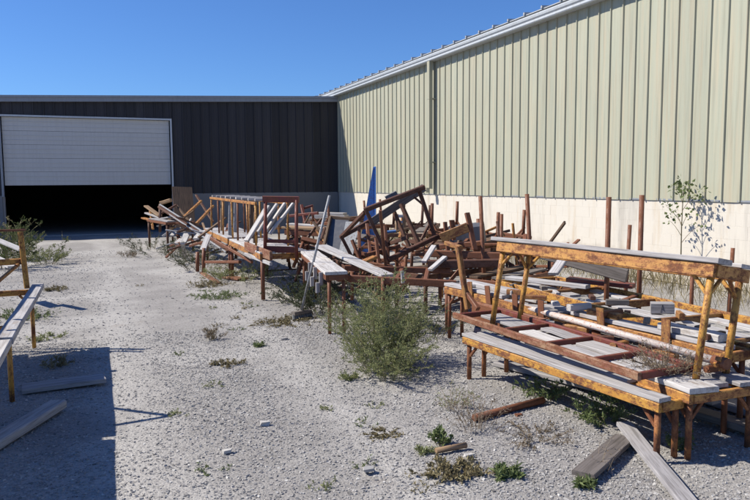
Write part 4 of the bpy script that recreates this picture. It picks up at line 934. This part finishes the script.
def plant(name, label, cat, base, h, spread, n_stem, side, leaf_per, ln, wd, leaf_mat, stem_mat='stem', root_r=0.05, stem_r=0.004, lean=(0, 0), group=None,
          start=0.2, droop=0.25, tone_hi=None, up_leaf=0.3):
    paths, radii, lp, ld, lt = [], [], [], [], []
    for i in range(n_stem):
        a = rng.uniform(0, 2*np.pi); q = np.sqrt(rng.random())
        hh = h*(1-0.40*q*q)*rng.uniform(0.55, 1.06)
        p0 = np.array([root_r*math.cos(a)*q, root_r*math.sin(a)*q, -0.01])
        out = np.array([math.cos(a), math.sin(a)])*spread*q*rng.uniform(0.7, 1.15)+np.array(lean)
        t = np.linspace(0, 1, 7)
        wob = rng.normal(0, 0.018*h, (7, 2))*t[:, None]
        P = np.stack([p0[0]+out[0]*t**1.4+wob[:, 0], p0[1]+out[1]*t**1.4+wob[:, 1], p0[2]+hh*(t-droop*q*t**3*0.6)], 1)
        paths.append(P); radii.append(stem_r*rng.uniform(0.8, 1.3))
        segs = [(P, start)]
        for k in range(side):
            u = rng.uniform(start, 0.95)
            j = min(5, int(u*6)); b0 = P[j]+(P[j+1]-P[j])*(u*6-j)
            dr_ = rng.normal(size=3)*np.array([1, 1, 0.35])+np.array([out[0], out[1], 0.55*max(h, .2)]); dr_ /= np.linalg.norm(dr_)
            L = h*rng.uniform(0.12, 0.30)*(1.15-u*0.6)
            tt = np.linspace(0, 1, 4)[:, None]
            S = b0+dr_*L*tt+np.array([0, 0, 0.15*L])*tt**2
            paths.append(S); radii.append(stem_r*0.45); segs.append((S, 0.1))
        for S, st in segs:
            m = max(1, int(leaf_per*rng.uniform(0.6, 1.4)))
            u = st+(1-st)*rng.random(m)
            f = u*(len(S)-1); j = np.minimum(f.astype(int), len(S)-2); fr = (f-j)[:, None]
            pos = S[j]*(1-fr)+S[j+1]*fr
            tg = S[j+1]-S[j]; tg /= np.linalg.norm(tg, axis=1)[:, None]+1e-9
            dd = rng.normal(size=(m, 3))*0.8+tg*0.5+np.array([0, 0, up_leaf])
            lp.append(pos); ld.append(dd)
            tn = np.clip(rng.normal(0.45, 0.2, m), 0, 0.8)
            if tone_hi is not None: tn = np.where(pos[:, 2] > tone_hi*h, np.clip(rng.normal(0.88, 0.1, m), 0, 1), tn)
            lt.append(tn)
    V, F, T = tubes_np(paths, radii)
    r = empty(name, (base[0], base[1], float(hgt(np.float64(base[0]), np.float64(base[1]))) if len(base) == 2 else base[2]), label, cat, group)
    link(bpy.data.objects.new('stems', np_mesh('stems', V, F, M[stem_mat], T)), r)
    if leaf_per > 0:
        V, F, T = leaves_np(np.concatenate(lp), np.concatenate(ld), ln, wd, np.concatenate(lt))
        link(bpy.data.objects.new('foliage', np_mesh('foliage', V, F, M[leaf_mat], T)), r)
    return r
plant('weed_bush', 'large wispy olive green weed bush in front of the rusty pile', 'weed', (2.42, 5.85), 0.95, 0.42, 84, 8, 28, 0.022, 0.0062, 'leaf_olive', 'stem_olive', root_r=0.22, stem_r=0.003, droop=0.1, start=0.15)
plant('weed_bush', 'lower olive weed clump sprawling in front of the large bush', 'weed', (2.30, 5.42), 0.56, 0.34, 60, 7, 24, 0.021, 0.006, 'leaf_olive', 'stem_olive', stem_r=0.003, root_r=0.2, droop=0.3, start=0.1)
plant('weed_bush', 'dark weed clump beneath the middle bench and broom', 'weed', (2.72, 8.35), 0.55, 0.40, 46, 6, 13, 0.03, 0.009, 'leaf_dark', root_r=0.25)
plant('weed_bush', 'dark weeds under the near end of the far long bench', 'weed', (2.75, 9.4), 0.50, 0.4, 40, 5, 12, 0.03, 0.010, 'leaf_dark', root_r=0.3)
plant('weed_bush', 'wispy weeds growing up between middle bench and low rusty frame', 'weed', (3.15, 7.55), 0.62, 0.35, 40, 6, 13, 0.028, 0.007, 'leaf_olive', root_r=0.25)
plant('weed_bush', 'sparse dark weeds under the right end of the low rusty frame', 'weed', (3.35, 6.7), 0.42, 0.35, 34, 5, 9, 0.028, 0.006, 'leaf_dark', root_r=0.25)
plant('goldenrod', 'flowering goldenrod clump beside the left edge of the doorway', 'weed', (-1.85, 17.8), 1.30, 0.62, 36, 6, 11, 0.06, 0.022, 'leaf_gold', root_r=0.4, stem_r=0.007, tone_hi=0.78)
plant('goldenrod', 'smaller goldenrod clump nearer the left bench', 'weed', (-1.55, 15.6), 1.0, 0.5, 26, 6, 13, 0.055, 0.02, 'leaf_gold', root_r=0.3, stem_r=0.006, tone_hi=0.8)
plant('weed_clump', 'low weedy clump at the right foot of the goldenrod', 'weed', (-0.95, 16.2), 0.5, 0.35, 26, 5, 12, 0.045, 0.014, 'leaf_olive', root_r=0.2)
plant('tall_weed', 'single thin weed standing before the dark doorway', 'weed', (-0.65, 16.6), 0.75, 0.2, 4, 5, 9, 0.05, 0.018, 'leaf_gold', root_r=0.06)
for (b, h, s_, lb) in (((1.35, 18.6), 0.5, 0.6, 'grassy weeds at the doorway end of the far pile'), ((1.65, 16.6), 0.5, 0.6, 'grassy weeds in front of the far low bench'),
                       ((2.1, 15.2), 0.55, 0.6, 'grassy weeds below the channel beam'), ((2.0, 13.8), 0.5, 0.5, 'grassy weeds around the stump posts'),
                       ((2.55, 11.9), 0.42, 0.5, 'grassy weeds beneath the far long bench'), ((2.15, 12.4), 0.3, 0.3, 'small grassy tuft beside the fallen red board')):
    plant('grass_weeds', lb, 'weed', b, h, s_, 26, 3, 9, 0.055, 0.010, 'leaf_dark' if h > 0.45 else 'leaf_olive', root_r=s_*0.8)
def sapling(base, h):
    P = np.array([[0, 0, -0.01], [0.01, 0.01, h*0.3], [-0.01, 0.0, h*0.6], [0.02, 0.02, h*0.85], [0.03, 0.0, h]])
    paths = [P]; radii = [0.012]; lp, ld, lt = [], [], []
    cl = [(1.0, (0.0, 0.0), 46, 0.09), (0.92, (0.05, -0.22), 34, 0.09), (0.96, (0.0, 0.14), 22, 0.07), (0.80, (-0.04, 0.30), 22, 0.08), (0.72, (0.0, 0.12), 26, 0.08), (0.74, (0.02, -0.12), 18, 0.06), (0.66, (-0.05, 0.22), 14, 0.06), (0.62, (0.03, -0.30), 12, 0.05)]
    for zf, (dx, dy), n, sp in cl:
        e = np.array([dx, dy, h*zf]); b0 = np.array([0.0, 0.0, h*zf-0.16-abs(dy)*0.4])
        paths.append(np.stack([b0*(1-t)+e*t+np.array([0, 0, 0.03*math.sin(3.1*t)]) for t in np.linspace(0, 1, 5)])); radii.append(0.005)
        n = int(n*(1.0 if zf > 0.9 else 0.7))
        pos = e+rng.normal(0, sp, (n, 3))*np.array([0.8, 1.1, 0.85])
        lp.append(pos); ld.append(rng.normal(size=(n, 3))+np.array([0, 0, -0.2])); lt.append(np.clip(rng.normal(0.4, 0.2, n), 0, 1))
    r = empty('sapling', (*base, 0), 'thin sapling with sparse leaf clusters against the white plinth', 'sapling')
    V, F, T = tubes_np(paths, radii, 5)
    link(bpy.data.objects.new('trunk', np_mesh('trunk', V, F, M['stem'], T)), r)
    V, F, T = leaves_np(np.concatenate(lp), np.concatenate(ld), 0.066, 0.042, np.concatenate(lt))
    link(bpy.data.objects.new('crown', np_mesh('crown', V, F, M['leaf_green'], T)), r)
sapling((8.47, 8.15), 1.58)
plant('leaf_sprig', 'thin leafy sprig rising behind the rusty pipes', 'weed', (5.45, 8.35), 1.30, 0.12, 3, 5, 5, 0.05, 0.022, 'leaf_dark', root_r=0.04, start=0.7)
# dry grass along the wall foot: uncountable, one object
def wall_grass():
    n = 7000
    y = rng.uniform(4.5, 22, n); x = 8.62-np.abs(rng.normal(0, 0.75, n))
    dens = 0.5+0.5*np.sin(2.2*y+1)*np.sin(0.9*y)
    k = rng.random(n) < 0.35+0.65*dens; x, y = x[k], y[k]; n = len(x)
    pos = np.stack([x, y, np.zeros(n)], 1)
    d = rng.normal(size=(n, 3))*np.array([0.4, 0.4, 0.1])+np.array([0, 0, 1.0])
    V, F, T = leaves_np(pos, d, 0.36, 0.009, np.clip(rng.normal(0.45, 0.25, n), 0, 1))
    o = bpy.data.objects.new('dry_grass', np_mesh('dry_grass', V, F, M['leaf_moss'], T))
    tag(link(o), 'dry grass and weeds along the foot of the white plinth', 'grass', kind='stuff')
wall_grass()
# foreground weeds
def gp(label, b, h, s_, n, mat, ln=0.03, wd=0.010, side=2, lp=8, name='small_weed', stem='stem', **k):
    plant(name, label, 'weed', b, h, s_, n, side, lp, ln, wd, mat, stem, root_r=s_*0.6, stem_r=0.0022, **k)
gp('brownish mat of creeping weed near the broom head', (2.12, 8.0), 0.05, 0.30, 60, 'leaf_moss', 0.03, 0.012)
gp('reddish dry tuft standing alone in the lane', (1.15, 7.45), 0.19, 0.10, 22, 'leaf_dry', 0.03, 0.006)
gp('small dry tuft far along the lane', (0.75, 16.9), 0.24, 0.2, 20, 'leaf_dry', 0.05, 0.01)
gp('green leafy weed beside the brown log', (2.0, 3.80), 0.16, 0.07, 12, 'leaf_green', 0.03, 0.016)
gp('low green and brown weed patch below the brown log', (1.86, 3.38), 0.07, 0.16, 50, 'leaf_moss', 0.03, 0.013)
gp('small green rosette between the low weed patch and the flat plank', (2.12, 3.22), 0.07, 0.08, 14, 'leaf_green', 0.04, 0.014)
gp('small green rosette beside the flat grey-brown plank', (2.42, 2.95), 0.06, 0.06, 10, 'leaf_green', 0.04, 0.013)
gp('small green tuft in front of the low weed clump', (1.98, 5.45), 0.09, 0.07, 18, 'leaf_olive', 0.03, 0.008)
gp('flat brown weed mat on open gravel near the log', (1.75, 4.15), 0.03, 0.11, 36, 'leaf_moss', 0.02, 0.009)
gp('tiny weed sprouts on open gravel left of the log', (1.85, 3.72), 0.07, 0.05, 10, 'leaf_olive', 0.03, 0.008)
gp('small green weed tuft in the lane beyond the dry one', (1.1, 6.35), 0.06, 0.12, 22, 'leaf_moss', 0.03, 0.01)
gp('tiny green sprout left of the large bush', (1.55, 6.9), 0.06, 0.05, 8, 'leaf_green', 0.035, 0.012)
gp('dead twiggy weed standing on gravel by the rusty ground pipe', (2.35, 3.95), 0.30, 0.20, 26, 'leaf_dry', 0.018, 0.005, 5, 3, 'dry_weed', 'stem_dry', droop=0.1)
gp('grey wispy weed between rusty ground pipe and large bush', (2.40, 4.4), 0.26, 0.16, 20, 'leaf_olive', 0.018, 0.005, 5, 5, 'dry_weed', 'stem_dry')
gp('dry brown weed patch right of the rusty ground pipe', (2.62, 3.65), 0.10, 0.20, 36, 'leaf_dry', 0.022, 0.006, 3, 5, 'dry_weed', 'stem_dry')
gp('thin dead twig rising at the flat grey-brown plank', (2.62, 3.10), 0.32, 0.16, 4, 'leaf_dry', 0.02, 0.006, 3, 2, 'dry_weed', 'stem_dry')
gp('green weed growing between the near bench legs', (3.30, 3.16), 0.19, 0.07, 14, 'leaf_green', 0.028, 0.012)
gp('green weed clump in the shade under the yellow bench front', (3.25, 3.75), 0.22, 0.2, 34, 'leaf_green', 0.035, 0.014)
gp('green weed under the far half of the narrow yellow bench', (3.15, 4.35), 0.2, 0.16, 26, 'leaf_green', 0.035, 0.012)
gp('dead twiggy brush growing over the corner plank of the low orange bench', (3.34, 3.32, 0.44), 0.24, 0.19, 60, 'leaf_dry', 0.018, 0.005, 6, 4, 'dry_weed', 'stem_dry', droop=0.1)
gp('small weeds at the far left bench foot', (-0.5, 8.3), 0.07, 0.16, 16, 'leaf_olive', 0.04, 0.010)
gp('low green weeds behind the left bench', (-0.95, 9.6), 0.14, 0.4, 40, 'leaf_green', 0.045, 0.012)
gp('low weeds in the lane edge beyond the left bench', (-0.55, 12.0), 0.07, 0.16, 18, 'leaf_moss', 0.045, 0.012)
gp('short grass tufts before the far long bench', (1.7, 10.2), 0.09, 0.3, 36, 'leaf_green', 0.045, 0.010)
gp('grass tuft in gravel left of the far bench legs', (1.75, 11.6), 0.10, 0.3, 36, 'leaf_moss', 0.045, 0.010)
gp('small weed in the dark shadow of the left table', (-0.35, 6.9), 0.12, 0.12, 16, 'leaf_moss', 0.035, 0.010)
for i in range(26):       # stray sprouts
    y_ = rnd.uniform(3.2, 14); x_ = 0.2+rnd.random()**0.8*1.7+0.02*y_
    plant('sprout', 'tiny stray weed sprout on the open gravel', 'weed', (x_, y_), 0.035+0.03*rnd.random(), 0.04+0.05*rnd.random(), 9, 1, 5, 0.022, 0.008, rnd.choice(['leaf_moss', 'leaf_olive', 'leaf_green']), root_r=0.05, stem_r=0.0015, group='stray sprouts on the gravel')
# scattered larger stones and chips that can be told apart
for i, (x_, y_, s_, lb) in enumerate(((1.05, 4.6, 0.055, 'flat pale stone chip on the open gravel lane'), (1.42, 3.6, 0.05, 'dark stone standing proud of the gravel'), (2.75, 4.05, 0.045, 'reddish stone beside the rusty ground pipe'),
                                     (2.05, 3.55, 0.05, 'white litter chip beside the low weed patch'), (0.72, 4.2, 0.045, 'white splinter chip near the bench shadow'), (1.85, 7.1, 0.06, 'dark flat stone chip left of the large bush'))):
    P = np.array([(-1, -1, -1), (1, -1, -1), (1, 1, -1), (-1, 1, -1), (-1, -1, 1), (1, -1, 1), (1, 1, 1), (-1, 1, 1)], float)*s_*0.5*(1+rng.uniform(-0.35, 0.3, (8, 3)))*np.array([1.2, 0.7, 0.45])
    o = obj('stone', P, [(0, 3, 2, 1), (4, 5, 6, 7), (0, 1, 5, 4), (1, 2, 6, 5), (2, 3, 7, 6), (3, 0, 4, 7)], M['rust'] if 'reddish' in lb else M['concrete'] if 'dark' in lb else M['rubble'], None, (x_, y_, s_*0.16))
    tag(o, lb, 'stone')
